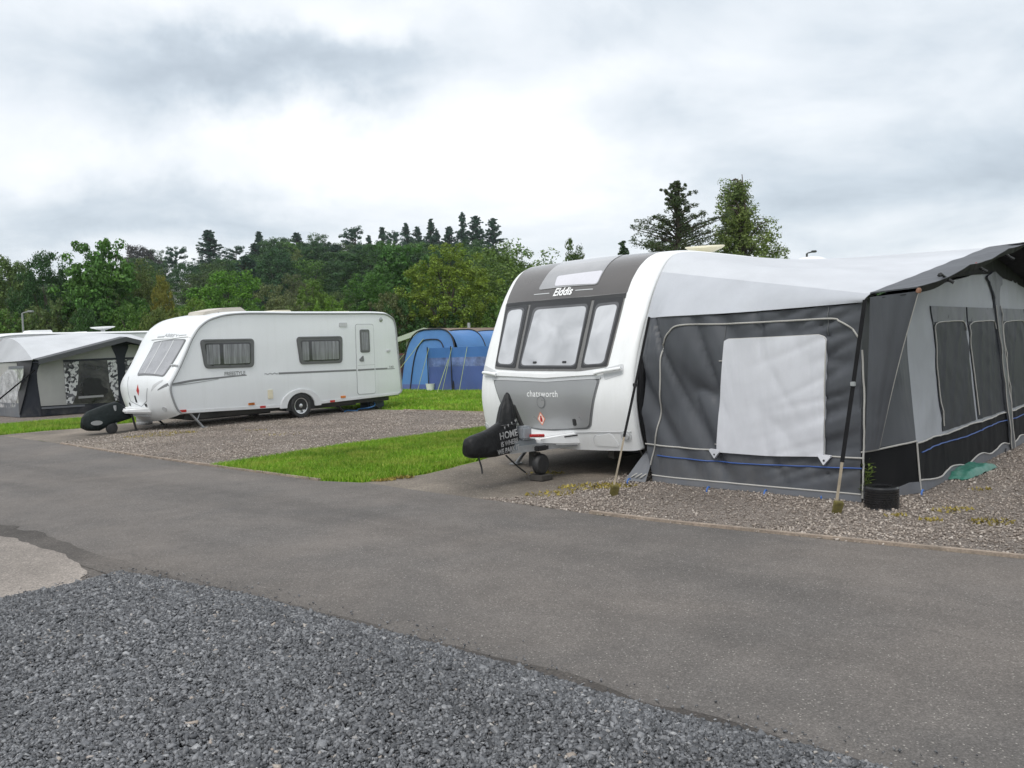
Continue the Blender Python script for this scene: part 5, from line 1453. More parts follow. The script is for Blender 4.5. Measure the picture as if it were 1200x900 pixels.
# ================================================================== pale awning at far left with the caravan behind it
F3 = Frame(tuple(G(48, 489)), 41.0)
fa3 = lambda x, y: F3.side(*z6(x, y))
aw2 = thing('awning', F3, 'cream and dark grey awning with patterned curtains, left of the smaller caravan', 'awning')
CREAMC = cloth_mat('cream grey awning cloth', (.36, .36, .345), .6, .2)
NAVY = cloth_mat('navy black awning cloth', (.011, .014, .022), .55, .3)
ROOF2 = cloth_mat('pale roof cloth', (.54, .555, .575), .55, .12, sc=.6)
def wrA(u, v): return .012 * noise.noise((u * 1.5, v * 1.2, 4))
mpA = lambda u, v, off: Vector((u, -off - wrA(u, v), v))
ap = fa3(762, 205); XAP = ap[0]; ZAP = ap[1]
cl_ = fa3(240, 335); ZC = cl_[1]
XEND = XAP * 2 - .2
MB().patch([(0, .03), (XEND, .03), (XEND, ZC), (XAP, ZAP), (0.0, ZC)], mpA, -.03, 0, .25).build('front_wall', NAVY, aw2, smooth=60)
def mir(P): return [(2 * XAP - p[0], p[1]) for p in P]
pl_ = [fa3(*p) for p in ((262, 632), (240, 480), (236, 420), (250, 372), (300, 328), (500, 285), (690, 240), (735, 248), (762, 290), (768, 460), (775, 605))]
MB().patch(pl_, mpA, 0, .01, .2).build('wall_panel', CREAMC, aw2, smooth=60)
MB().patch(mir(pl_), mpA, 0, .01, .2).build('wall_panel', CREAMC, aw2, smooth=60)
def vinyl_mat():
    m, t, b, tc = newmat('clear vinyl window')
    b.inputs['Base Color'].default_value = (.06, .06, .058, 1); b.inputs['Roughness'].default_value = .12; b.inputs['Coat Weight'].default_value = .6
    n = t.noise(tc.outputs['Object'], 1.8, 5, .6, .8)
    t.l(t.ramp(n, [(.4, (.02, .02, .02)), (.6, (.07, .068, .062)), (.8, (.16, .155, .14))]), b.inputs['Base Color'])
    t.l(t.bump(n, .3, .05), b.inputs['Normal'])
    return m
VIN = vinyl_mat()
def pattern_mat():
    m, t, b, tc = newmat('black and white patterned curtain')
    o = tc.outputs['Object']
    v = t.n('ShaderNodeTexVoronoi'); v.inputs['Scale'].default_value = 15; t.l(o, v.inputs['Vector'])
    s_ = t.n('ShaderNodeSeparateColor'); t.l(v.outputs['Color'], s_.inputs[0])
    c = t.ramp(s_.outputs[0], [(0, (.03, .03, .035)), (.3, (.12, .12, .13)), (.45, (.3, .3, .31)), (.55, (.6, .6, .6)), (1, (.7, .7, .69))], 'CONSTANT')
    t.l(c, b.inputs['Base Color']); b.inputs['Roughness'].default_value = .5
    return m
PATT = pattern_mat()
wn = [fa3(*p) for p in ((402, 345), (752, 328), (768, 605), (424, 622))]
for mm in (lambda P: P, mir):
    wo = MB().patch(mm(wn), mpA, .008, .016).build('window_pane', VIN, aw2)
    MB().patch(mm([fa3(*p) for p in ((400, 338), (752, 322), (752, 332), (402, 350))]), mpA, .014, .022).build('window_header', NAVY, wo)
    MB().patch(mm([fa3(*p) for p in ((404, 352), (502, 346), (500, 440), (488, 560), (460, 620), (424, 622))]), mpA, .014, .02).build('curtain', PATT, wo)
    MB().patch(mm([fa3(*p) for p in ((684, 340), (750, 336), (768, 600), (738, 598), (700, 500))]), mpA, .014, .02).build('curtain', PATT, wo)
dk = M('dim furniture behind vinyl', (.012, .012, .013), .4)
vb = M('pale chair rail', (.3, .3, .3), .5)
MB().patch(rpoly([fa3(*p) for p in ((530, 470), (560, 450), (640, 455), (655, 510), (690, 520), (690, 550), (530, 560))], .05), mpA, .014, .019).build('chair_silhouette', dk, aw2)
MB().patch([fa3(*p) for p in ((500, 570), (660, 560), (660, 572), (500, 585))], mpA, .014, .0195).build('chair_rail', vb, aw2)
MB().patch([fa3(*p) for p in ((265, 640), (540, 622), (540, 634), (265, 652))], mpA, .01, .02).build('valance_piping', MGREY, aw2)
MB().patch(rpoly([(XAP - .11, .03), (XAP + .11, .03), (XAP + .12, ZAP - .55), (XAP + .30, ZAP - .16), (XAP, ZAP - .03), (XAP - .30, ZAP - .16), (XAP - .12, ZAP - .55)], .15), mpA, 0, .025, .2).build('pole_sleeve', NAVY, aw2, smooth=60)
# corner and end wall
cdx, cdy = -.40, .42                                   # corner panel goes back from (0,0)
mpAc = lambda u, v, off: Vector((cdx * u - .6 * off, cdy * u - .8 * off, v))
MB().patch([(0, .02), (1, .02), (1, ZC - .06), (0, ZC)], mpAc, -.02, 0, .2).build('corner_panel', NAVY, aw2, smooth=60)
MB().patch([(1.0, .1), (.72, .6), (.35, 1.35), (.2, ZC + .02), (.95, ZC - .04), (1.0, .8)], mpAc, .02, .05, .2).build('storm_curtain', cloth_mat('grey storm curtain', (.085, .085, .09), .6, .3), aw2, smooth=60)
XE = cdx
fe3 = lambda x, y: F3.front(*z6(x, y), XE)
mpAe = lambda u, v, off: Vector((XE - off - wrA(u, v), u, v))
YE = 3.2
MB().patch([(cdy, .02), (YE, .02), (YE, ZC - .05), (cdy, ZC - .06)], mpAe, -.02, 0, .2).build('end_wall', CREAMC, aw2, smooth=60)
MB().patch([(cdy, .02), (YE, .02), (YE, .42), (cdy, .42)], mpAe, 0, .012, .2).build('end_valance', MGREY, aw2, smooth=60)
CLEAR = M('creased clear vinyl', (.40, .40, .41), .12, coat=.7, var=.5, vs=3.5, bump=1.0, bs=9, bd=.05)
cw_ = [fe3(*p) for p in ((62, 388), (152, 386), (150, 430), (98, 640), (-70, 640), (-50, 500))]
wo = MB().patch(cw_, mpAe, .0, .012, .15).build('window_pane', CLEAR, aw2)
MB().patch([fe3(*p) for p in ((60, 378), (156, 374), (156, 392), (60, 396))], mpAe, .01, .024).build('window_header', MGREY, wo)
# roof: front gable slopes back to the caravan
LC3, AP3, RC3 = Vector((-.15, -.05, ZC + .0)), Vector((XAP, -.05, ZAP + .06)), Vector((XEND + .15, -.05, ZC))
BK = 2.75
ra = Vector((cdx + .45, BK, 2.32)); rb_ = Vector((XAP, BK, 2.47)); rc_ = Vector((XEND - .5, BK, 2.4))
LE = Vector((XE - .05, cdy, ZC - .03))
def sl(a, b, c, d, sag=.03):
    def fn(u, v):
        p = a.lerp(b, u).lerp(c.lerp(d, u), v); p.z += -sag * math.sin(math.pi * u) * math.sin(math.pi * v) + (.22 * math.sin(math.pi * v) * (1 - u) if sag < .04 else 0)
        return p
    return fn
MB().grid(sl(LC3, AP3, ra, rb_), 20, 14, .008).build('roof_slope', ROOF2, aw2, smooth=60, recalc=False)
MB().grid(sl(AP3, RC3, rb_, rc_, .05), 20, 14, .008).build('roof_slope', ROOF2, aw2, smooth=60, recalc=False)
eb = Vector((XE, YE, ZC - .06))
def gus3(u, v):
    a = sl(LC3, AP3, ra, rb_)(0, u); b = LC3.lerp(LE, min(1, u * 3)) if u < .3333 else LE.lerp(eb, (u - .3333) * 1.5)
    return a.lerp(b, v)
MB().grid(gus3, 24, 8, .008).build('roof_gusset', cloth_mat('grey gusset cloth', (.40, .41, .43), .55, .15), aw2, smooth=60, recalc=False)
CAN2 = cloth_mat('mid grey canopy cloth', (.085, .088, .093), .6, .25, spec=.2)
for a_, b_ in ((LC3, AP3), (AP3, RC3)):
    def cf2(u, v, a=a_, b=b_):
        p = a.lerp(b, u); p = p + Vector((0, -.42 * v, .02 - .02 * v)); return p
    MB().grid(cf2, 14, 3, -.02).build('canopy', CAN2, aw2, recalc=False)
    MB().grid(lambda u, v: cf2(u, 1.0) + Vector((0, .0, -.14 * v)), 14, 1, .012).build('canopy_edge', CAN2, aw2, recalc=False)
    MB().grid(lambda u, v: cf2(u, v) + Vector((0, .04, -.1)), 8, 2, .01).build('canopy_lining', NAVY, aw2, recalc=False)
MB().tube([Vector((-.1, -.02, ZC - .3)), F3.gnd(-40, 500)], .02, 6).build('storm_strap', WEB, aw2)
# its caravan
F3c = Frame(tuple(F3.W((2.2, 2.85, 0))), 41.0)
prof3 = [(p[0] * 1.08, p[1] * .965) for p in prof2]
S3 = Shell(prof3, 2.2, lambda t: .03 + .2 * (1 - sst((t - 1.6) / .8)), F3c, r=.05)
c3 = thing('caravan', F3c, 'white caravan mostly hidden behind the pale awning at far left', 'caravan')
S3.body().build('body', WHITE, c3, smooth=38)
MB().tube([Vector((p.x, -.006, p.z)) for p in [S3.surf(0, t) for t in S3.T][1:-1]], .022, 8).build('corner_rail', TRIM, c3)
b = MB(); b.box(-2.9, .15, .22, 3.0, 2.0, .36); b.build('chassis', CHASSIS, c3)
wheel(c3, (.1, .1, .31), .31, .18, -1); wheel(c3, (.1, 2.1, .31), .31, .18, 1)
for xx in ((155, 322), (460, 548), (872, 1010)):
    xa, zt1 = F3c.side(*z6(xx[0], 158), .9); xb, _ = F3c.side(*z6(xx[1], 152), .9)
    xb = max(xb, xa + .35); zt1 = 2.53 + (.06 if xx[0] < 200 else 0)
    if xb > 3.4: xa, xb = 2.5, 3.2
    MB().loft([[(xa, .6, 2.4), (xa + .08, .62, zt1), (xa + .08, 1.2, zt1), (xa, 1.2, 2.4)], [(xb, .6, 2.4), (xb - .06, .62, zt1 + .01), (xb - .06, 1.2, zt1 + .01), (xb, 1.2, 2.4)]]).build('roof_vent', WHITE, c3, bev=.02)
xa, zt1 = F3c.side(*z6(657, 136), 1.0)
so3 = MB().tube([(xa, 1.0, 2.4), (xa, 1.0, zt1)], .07, 10).build('dish_mount', WHITE, c3)
MB().lathe([(.001, -.06), (.12, -.05), (.38, .03), (.40, .05), (.36, .06), (.001, .05)], (xa, 1.0, zt1), (-.05, -.04, 1), 24).build('satellite_dish', WHITE, so3)

# ================================================================== blue tunnel tent and its windbreak
F4 = Frame(tuple(G(541, 457)), 42.0)
tent = thing('tent', F4, 'large blue tunnel tent with black arched poles standing on the lawn', 'tent')
TB = cloth_mat('bright blue tent cloth', (.07, .19, .43), .55, .25)
TB2 = cloth_mat('deep blue tent cloth', (.065, .105, .29), .55, .3)
TG = M('grey tent window', (.16, .18, .27), .35, coat=.4)
TW = 2.9; TH = 2.28
def arch_pt(k, x, hh=TH, ww=TW):
    a = math.pi * k
    cx = math.cos(a); sx_ = math.sin(a)
    y = ww / 2 - ww / 2 * math.copysign(abs(cx) ** .55, cx); z = hh * abs(sx_) ** .62
    return Vector((x, y, z))
xs4 = (0, 1.5, 3.1, 4.6)
def tun(u, v):
    x = u * 4.6
    i = min(2, int(u * 3 * .999)); f_ = (u * 3) - i
    dipv = .09 * math.sin(math.pi * f_)
    return arch_pt(v, x, TH - dipv - .03 * x, TW - dipv)
MB().grid(tun, 30, 28, -.01).build('tunnel', TB, tent, smooth=60, recalc=False)
MB().patch([(y, z) for (x, y, z) in [arch_pt(k / 24, 0) for k in range(25)]], lambda u, v, off: Vector((-.42 * max(0, 1 - v / TH) - off, u, v)), -.02, 0, .2).build('front_wall', TB, tent, smooth=60)
MB().patch([(y, z) for (x, y, z) in [arch_pt(k / 24, 4.6, TH - .14) for k in range(25)]], lambda u, v, off: Vector((4.6 + off, u, v)), -.02, 0, .3).build('rear_wall', TB2, tent, smooth=60)
POLE = M('black tent pole', (.01, .01, .012), .5)
MB().tube([arch_pt(k / 28, -.02 - .42 * max(0, 1 - arch_pt(k / 28, 0).z / TH), TH + .02, TW + .04) for k in range(29)], .03, 6).build('arch_pole', POLE, tent)
for x in xs4[1:]:
    MB().tube([arch_pt(k / 28, x, TH + .03 - .03 * x, TW + .04) for k in range(29)], .024, 6).build('arch_pole', POLE, tent)
mpT = lambda u, v, off: Vector((-.42 * max(0, 1 - v / TH) - off, u, v))
din = [arch_pt(k / 24, 0, TH * .84, TW * .62) for k in range(25)]
dpts = [Vector((mpT(p.y + TW * .19, p.z, .03))) for p in din]
MB().tube(dpts, .022, 6).build('door_zip', POLE, tent)
MB().patch([(.05, .02), (TW - .05, .02), (TW - .08, .22), (.08, .22)], mpT, .0, .015).build('groundsheet_band', TB2, tent)
for (xa, xb) in ((.3, 1.2), (1.85, 2.8)):
    MB().grid(lambda u, v: (lambda p: p + Vector((0, -.03, .01)))(tun((xa + (xb - xa) * u) / 4.6, .10 + .085 * v)), 6, 6, .01).build('tent_window', TG, tent, recalc=False)
GUY = M('yellow green guy rope', (.30, .36, .14), .6)
for px, py, qx, qy in ((478, 408, 463, 470), (540, 372, 536, 372),):
    pass
for a_, b_ in (((0, 2.4, 1.9), (-.6, 4.3, .02)), ((.0, 1.9, 2.0), (-1.9, 2.3, .02)), ((0, .4, 1.6), (-1.6, -.4, .02))):
    MB().tube([a_, b_], .012, 5).build('guy_rope', GUY, tent)
g1, g2_ = G(503, 458), G(575, 457.5)
az5 = math.degrees(math.atan2((g2_ - g1).x, (g2_ - g1).y))
F5 = Frame(tuple(g1), az5)
wb5 = thing('windbreak', F5, 'blue windbreak with a clear strip window standing in front of the blue tent', 'windbreak')
L5 = (g2_ - g1).length + .6
f5 = lambda px, py: F5.side(px, py)
HT = f5(504, 408)[1]
mpW = lambda u, v, off: Vector((u, -off + .03 * math.sin(u * 2.2 + v * 2) + .015 * noise.noise((u * 3 - v * 3, v * 2, 1)), v))
zw0, zw1 = f5(505, 430)[1], f5(505, 419.5)[1]
MB().patch([(0, .02), (L5, .02), (L5, zw0), (0, zw0)], mpW, -.012, 0, .15).build('lower_panel', TB2, wb5, smooth=60)
MB().patch([(0, zw0), (L5, zw0), (L5, zw1), (0, zw1)], mpW, -.01, 0, .15).build('window_strip', M('cloudy vinyl strip', (.11, .155, .33), .25, coat=.5, var=.6, vs=2.5), wb5, smooth=60)
MB().patch([(0, zw1), (L5, zw1), (L5, HT), (0, HT)], mpW, -.012, 0, .15).build('upper_panel', cloth_mat('mid blue cloth', (.05, .15, .40), .55, .3), wb5, smooth=60)
for u in (0, f5(529, 420)[0], L5 - .02): MB().tube([(u, -.03, 0), (u, -.03, HT + .05)], .018, 6).build('windbreak_pole', POLE, wb5)
for (ux, px) in ((f5(503, 410)[0], 489), (f5(530, 410)[0], 518), (f5(548, 410)[0], 538)):
    q = F5.gnd(px, 459.5)
    MB().tube([(ux, -.03, HT), (q.x, q.y, .01)], .010, 5).build('guy_rope', GUY, wb5)
wp = G(505.5, 457.5)
bk = MB().lathe([(.001, 0), (.13, 0), (.165, .25), (.17, .27), (.15, .27), (.12, .02), (.001, .02)], (0, 0, 0), (0, 0, 1), 18).build('bucket', WHITE)
bk.location = (wp.x, wp.y - .35, .0); tag(bk, 'small white bucket on the lawn at the windbreak foot', 'bucket')

# pale green chalet behind the tent
cb = at(477, 430, 46); F6 = Frame((cb.x + 3.6 * math.cos(math.radians(40)), cb.y - 3.6 * math.sin(math.radians(40)), 0), 40)
ch_ = thing('chalet', F6, 'pale green wooden chalet with a tan roof behind the blue tent', 'chalet')
e6 = F6.front(477, 391, 0); a6 = F6.front(500, 383, 0)
eh = at(477, 391, 46).z - .30; ah = at(500, 384, 46).z - .22
wd6 = 3.6
CHW = M('pale green boards', (.42, .47, .38), .6, var=.06)
MB().add([(0, 0, 0), (0, wd6, 0), (0, wd6, eh), (0, wd6 / 2, ah), (0, 0, eh), (9, 0, 0), (9, wd6, 0), (9, wd6, eh), (9, wd6 / 2, ah), (9, 0, eh)], [(0, 1, 2, 3, 4), (9, 8, 7, 6, 5), (0, 4, 9, 5), (1, 6, 7, 2)]).build('wall', CHW, ch_)
rf = MB()
for s_ in (0, 1):
    y0, y1 = (-.3, wd6 / 2) if s_ == 0 else (wd6 + .3, wd6 / 2)
    rf.add([(-.35, y0, eh - .06), (9.3, y0, eh - .06), (9.3, y1, ah + .02), (-.35, y1, ah + .02), (-.35, y0, eh + .06), (9.3, y0, eh + .06), (9.3, y1, ah + .16), (-.35, y1, ah + .16)], [(0, 1, 2, 3), (7, 6, 5, 4), (0, 3, 7, 4), (1, 5, 6, 2), (0, 4, 5, 1)])
rfo = rf.build('roof', M('tan roof felt', (.20, .15, .115), .8, var=.12), ch_)
for y0_ in (-.34, wd6 + .34):
    MB().add([(x_, y_, z_) for x_ in (-.41, -.36) for (y_, z_) in ((y0_, eh - .16), (wd6 / 2, ah - .10), (wd6 / 2, ah + .19), (y0_, eh + .10))], [(0, 1, 2, 3), (7, 6, 5, 4), (0, 4, 5, 1), (3, 2, 6, 7), (0, 3, 7, 4), (1, 5, 6, 2)]).build('barge_board', CHW, rfo, smooth=0)
MB().tube([(3.4, wd6 / 2 + .3, ah), (3.4, wd6 / 2 + .3, ah + .45)], .09, 8).build('flue', STEEL, rfo)
MB().patch(rrect(.9, .9, 2.2, 1.9, .02), lambda u, v, off: Vector((-off, u, v)), 0, .03).build('window', BLACKGLASS, ch_)
MB().box(-.06, -.02, 0, -.0, .10, eh).build('corner_board', M('white board', (.7, .7, .68), .6), ch_)
# dark green screen and a car between the caravan and the tent
sc0, sc1 = at(455, 440, 43), at(492, 440, 43)
F7 = Frame((sc0.x, sc0.y, 0), 88)
fn = thing('screen_fence', F7, 'dark green mesh screen fence beyond the rear of the smaller caravan', 'fence')
MB().patch([(-3, .03), (2.0, .03), (2.0, 1.35), (-3, 1.35)], lambda u, v, off: Vector((u, -off, v)), -.02, .02).build('mesh_panel', M('dark green mesh', (.012, .04, .028), .8, var=.2), fn)
for k in range(4): MB().tube([(-3 + k * 1.66, -.05, 0), (-3 + k * 1.66, -.05, 1.45)], .03, 6).build('post', BLACKP, fn)
cc = at(467, 445, 37)
F8 = Frame((cc.x, cc.y, 0), 100)
car = thing('parked_car', F8, 'dark red car glimpsed between the smaller caravan and the blue tent', 'car')
CARM = M('dark red car paint', (.10, .008, .01), .25, coat=.8, var=.05)
prof8 = [(-2.0, .35), (-2.02, .75), (-1.2, .9), (-.6, 1.38), (.7, 1.40), (1.6, 1.0), (1.95, .95), (2.0, .5), (1.95, .32), (-1.9, .3)]
MB().loft([[(x, y * w_, z) for (x, z) in prof8] for (y, w_) in ((-.8, .96), (-.78, 1), (.78, 1), (.8, .96))]).build('body', CARM, car, bev=.06, seg=3)
for s_ in (-1, 1):
    MB().patch([(-1.05, .93), (-.55, 1.31), (.1, 1.33), (.1, .93)], lambda u, v, off: Vector((u, s_ * (.78 + off), v)), 0, .02).build('side_window', BLACKGLASS, car)
    MB().patch([(.18, .93), (.18, 1.33), (.68, 1.32), (1.4, .96)], lambda u, v, off: Vector((u, s_ * (.78 + off), v)), 0, .02).build('side_window', BLACKGLASS, car)
    MB().box(1.93, s_ * .62 - .13, .68, 2.02, s_ * .62 + .13, .88).build('tail_light', RED, car, bev=.02)
    MB().box(-2.04, s_ * .58 - .15, .6, -1.95, s_ * .58 + .15, .74).build('headlight', TRIM, car, bev=.02)
    for x_ in (-1.25, 1.25): wheel(car, (x_, s_ * .72, .31), .31, .2, s_)

# lamp posts
LP = M('grey lamp post', (.28, .29, .30), .5, metal=.3)
def lamp(px, ytop, Y, hp_, arm, label, dark=False):
    base = at(px, ytop, Y); r = thing('lamp_post', (base.x, base.y, 0), label, 'lamp post')
    h_ = base.z
    m_ = M('dark lamp post', (.05, .052, .055), .5) if dark else LP
    MB().tube([(0, 0, 0), (0, 0, .9), (0, 0, .92), (0, 0, h_)], [.075, .075, .05, .045], 10).build('post', m_, r)
    MB().tube(smoothline([(0, 0, h_ - .03), (arm * .15, 0, h_ + .02), (arm * .6, 0, h_ + .06)], 5), .03, 8).build('arm', m_, r)
    hd = MB().box(arm * .5 if arm > 0 else arm, -.09, h_ + .03, arm if arm > 0 else arm * .5, .09, h_ + .12).build('lamp_head', m_, r, bev=.02)
    return r
lamp(26, 367, 42, 4, .55, 'grey lamp post rising above the pale awning at far left')
lamp(945.5, 297, 38, 5, .42, 'dark lamp post showing its head above the big awning roof', True)
# ================================================================== trees
def leaf_mat():
    m, t, b, tc = newmat('foliage')
    oi = t.n('ShaderNodeObjectInfo'); g = t.n('ShaderNodeNewGeometry')
    v = t.ramp(g.outputs['Random Per Island'], [(0, .85), (.5, 1.3), (.85, 1.75), (1, 2.3)])
    c = t.mix(1.0, oi.outputs['Color'], v, 'MULTIPLY')
    tint = t.ramp(t.noise(tc.outputs['Object'], .45, 4, .6), [(.3, (.86, .96, 1.0)), (.5, (1, 1, 1)), (.72, (1.14, 1.07, .88))])
    c = t.mix(1.0, c, tint, 'MULTIPLY')
    t.l(c, b.inputs['Base Color']); b.inputs['Roughness'].default_value = .55; b.inputs['Specular IOR Level'].default_value = .22
    tr = t.n('ShaderNodeBsdfTranslucent'); t.l(c, tr.inputs['Color'])
    mx = t.n('ShaderNodeMixShader'); mx.inputs[0].default_value = .3
    out = m.node_tree.nodes['Material Output']
    t.l(b.outputs[0], mx.inputs[1]); t.l(tr.outputs[0], mx.inputs[2]); t.l(mx.outputs[0], out.inputs['Surface'])
    return m
LEAF = leaf_mat()
BARK = M('rough bark', (.075, .06, .048), .9, var=.35, vs=4, bump=.6, bs=12, bd=.03)

def cards(C, Rad, nper, size, flat=.0, droop=0.0, aspect=.6):
    """leaf faces scattered in clumps; C (n,3) clump centres, Rad (n,) radii"""
    nper = int(nper * 1.6); size = size * .78
    n = len(C) * nper
    P = np.repeat(C, nper, 0); Rr = np.repeat(Rad, nper)
    d = rng.normal(0, 1, (n, 3)); d /= np.linalg.norm(d, axis=1)[:, None] + 1e-9
    P = P + d * (Rr * rng.uniform(.25, 1, n) ** .6)[:, None] * np.array([1, 1, .75])
    # leaves face outwards and up from their clump, so that clumps catch light above and shade below
    nn = d + rng.normal(0, .42, (n, 3)) + np.array([0, 0, .35]); nn /= np.linalg.norm(nn, axis=1)[:, None] + 1e-9
    u = rng.normal(0, 1, (n, 3)); u[:, 2] *= (1 - flat); u[:, 2] -= droop
    u -= nn * np.sum(u * nn, axis=1)[:, None]; u /= np.linalg.norm(u, axis=1)[:, None] + 1e-9
    w_ = np.cross(u, nn)
    s_ = size * rng.uniform(.6, 1.4, n)[:, None]
    V = np.stack([P - u * s_ * .5, P + w_ * s_ * aspect * .5, P + u * s_ * .55, P - w_ * s_ * aspect * .5], 1)
    return V
NRM = [1.0, 1.0]
def quads(name, V):
    n = len(V)
    zt = np.percentile(V[:, :, 2], 99.7); r_ = np.hypot(V[:, :, 0], V[:, :, 1]); wd = 2 * np.percentile(r_, 94)
    NRM[0], NRM[1] = 7.0 / wd, 10.0 / zt
    V[:, :, :2] *= NRM[0]; V[:, :, 2] *= NRM[1]
    me = bpy.data.meshes.new(name)
    me.vertices.add(n * 4); me.vertices.foreach_set('co', V.reshape(-1).astype(np.float32))
    me.loops.add(n * 4); me.loops.foreach_set('vertex_index', np.arange(n * 4, dtype=np.int32))
    me.polygons.add(n); me.polygons.foreach_set('loop_start', (np.arange(n) * 4).astype(np.int32))
    me.update(calc_edges=True); me.materials.append(LEAF)
    return me
def trunkmesh(segs):
    b = MB()
    for pts, r0, r1 in segs:
        P = smoothline(pts, 3)
        b.tube(P, [r0 + (r1 - r0) * i / (len(P) - 1) for i in range(len(P))], 6)
    me = bpy.data.meshes.new('trunk'); me.from_pydata([(x * NRM[0], y * NRM[0], z * NRM[1]) for x, y, z in b.v], [], b.f); me.materials.append(BARK)
    me.polygons.foreach_set('use_smooth', [True] * len(me.polygons))
    return me
# prototypes: unit = 10 m tall, nominal crown width 7 m
def broad(seed, cz=.56, rz=.44, rx=.36, ncl=230, nper=46, size=.30, lob=.33, low=.0, rad=.75):
    rr = random.Random(seed); off = rr.uniform(0, 99)
    C, segs = [], []
    top = Vector((0, 0, 7.0))
    segs.append(([(0, 0, -.3), (rr.uniform(-.15, .15), rr.uniform(-.15, .15), 2.5), (rr.uniform(-.3, .3), rr.uniform(-.3, .3), 5), tuple(top)], .26, .06))
    while len(C) < ncl:
        d = Vector((rr.gauss(0, 1), rr.gauss(0, 1), rr.gauss(0, 1))).normalized()
        k = 1 + lob * 1.5 * noise.noise((d.x * 1.6 + off, d.y * 1.6, d.z * 1.6)) + lob * .8 * noise.noise((d.x * 3.7, d.y * 3.7 + off, d.z * 3.7))
        q = rr.uniform(.35, 1) ** .5 * k
        p = Vector((d.x * rx * 10 * q, d.y * rx * 10 * q, (cz + d.z * rz * q) * 10))
        if p.z < .6 + low: continue
        if p.z > 10.0: p.z = 10.0 - rr.uniform(0, .4)
        C.append(p)
    for i in range(14):
        c = C[rr.randrange(len(C))]; h_ = max(.9, min(6.2, c.z * rr.uniform(.35, .6)))
        segs.append(([(0, 0, h_), tuple(Vector((0, 0, h_)).lerp(c, .5) + Vector((0, 0, .4))), tuple(c)], .10, .02))
    V = cards(np.array([tuple(c) for c in C]), rng.uniform(.55, 1.15, ncl) * rad, nper, size)
    return quads('crown', V), trunkmesh(segs)
def spruce(seed, n=26, width=.22, size=.34, gap=.12, top=1.0, start=.6):
    rr = random.Random(seed); V, segs = [], [([(0, 0, -.3), (0, 0, 5), (0, 0, 9.9)], .2, .02)]
    C, Rd = [], []
    for i in range(n):
        z = start + (9.8 - start) * (i + rr.uniform(-.55, .55)) / n
        L = width * 10 * (1 - z / 10.3) ** .75 * 1.25
        m = rr.randrange(5, 8)
        for k in range(m):
            if rr.random() < gap: continue
            a = rr.uniform(0, 6.283); l = L * rr.uniform(.4, 1.3)
            st_ = max(2, int(l / .35))
            for j in range(st_):
                f_ = (j + 1) / st_
                C.append((math.cos(a) * l * f_, math.sin(a) * l * f_, z - .25 * f_ * l * .6 + .22 * f_ * f_ * l)); Rd.append(.24 + .30 * (1 - f_ * .6))
            segs.append(([(0, 0, z), (math.cos(a) * l * .6, math.sin(a) * l * .6, z - .1 * l), (math.cos(a) * l, math.sin(a) * l, z - .02 * l)], .035, .01))
    C += [(0, 0, 9.5), (0, 0, 9.8), (0, 0, 10)]; Rd += [.15, .1, .08]
    V = cards(np.array(C), np.array(Rd), 15, size, .25, .1, .45)
    return quads('crown', V), trunkmesh(segs)
def pine(seed, n=34, width=.30, size=.34, start=4.2, rad=.62, nper=36, flat=.5, ex=.8):
    rr = random.Random(seed); C, Rd, segs = [], [], [([(0, 0, -.3), (rr.uniform(-.2, .2), 0, 4), (rr.uniform(-.3, .3), rr.uniform(-.2, .2), 9.6)], .24, .05)]
    for i in range(n):
        z = start + (9.5 - start) * (i / n) ** .9 + rr.uniform(-.2, .2); a = rr.uniform(0, 6.283)
        k = (z - start) / (10 - start)
        l = width * 10 * (math.sin(math.pi * (.22 + .74 * k)) ** ex) * rr.uniform(.55, 1.12)
        e = Vector((math.cos(a) * l, math.sin(a) * l, z + rr.uniform(-.1, .5) * l * .4))
        segs.append(([(0, 0, z - .5), tuple(e * .55 + Vector((0, 0, z * .45 - .15))), tuple(e)], .06, .015))
        for j in range(3):
            f_ = (1.0, .72, .5)[j]
            C.append((e.x * f_ + rr.gauss(0, .18), e.y * f_ + rr.gauss(0, .18), z - .3 + (e.z - z + .3) * f_ + rr.uniform(0, .25))); Rd.append(rad * (1, .8, .6)[j] * rr.uniform(.6, 1.1))
    C.append((0, 0, 9.5)); Rd.append(.45)
    V = cards(np.array(C), np.array(Rd), nper, size, flat, 0, .4)
    V[:, :, 2] = np.minimum(V[:, :, 2], 10.0)
    return quads('crown', V), trunkmesh(segs)
def conepine(seed, n=130, start=5.0, w0=3.6, nper=56, sz=.14, md=.30, ex=.68):
    rr = random.Random(seed); C, Rd, segs = [], [], [([(0, 0, -.3), (.1, 0, 4), (.25, .1, 9.7)], .22, .04)]
    for i in range(n):
        k = rr.random() ** 1.25; z = start + (9.7 - start) * k; a = rr.uniform(0, 6.283)
        l = w0 * ((1 - k) ** ex * .97 + .03) * (1 - md + md * math.sin(a * 2 + z * 2.6)) * rr.uniform(.6, 1.15)
        e = Vector((math.cos(a) * l + .25 * k, math.sin(a) * l, z + .12 * l))
        segs.append(([(.15 * k, 0, z - .45), tuple(e * .55 + Vector((0, 0, z * .45 - .15))), tuple(e)], .045, .012))
        for f_ in (1.0, .8, .58, .36):
            C.append((e.x * f_ + rr.gauss(0, .12), e.y * f_ + rr.gauss(0, .12), z - .3 + (e.z - z + .3) * f_ + rr.uniform(0, .15))); Rd.append((.09 + .31 * (1 - k)) * rr.uniform(.6, 1.15))
    C.append((.25, 0, 9.75)); Rd.append(.14)
    V = cards(np.array(C), np.array(Rd), nper // 2, sz, .2, 0, .4)
    return quads('crown', V), trunkmesh(segs)
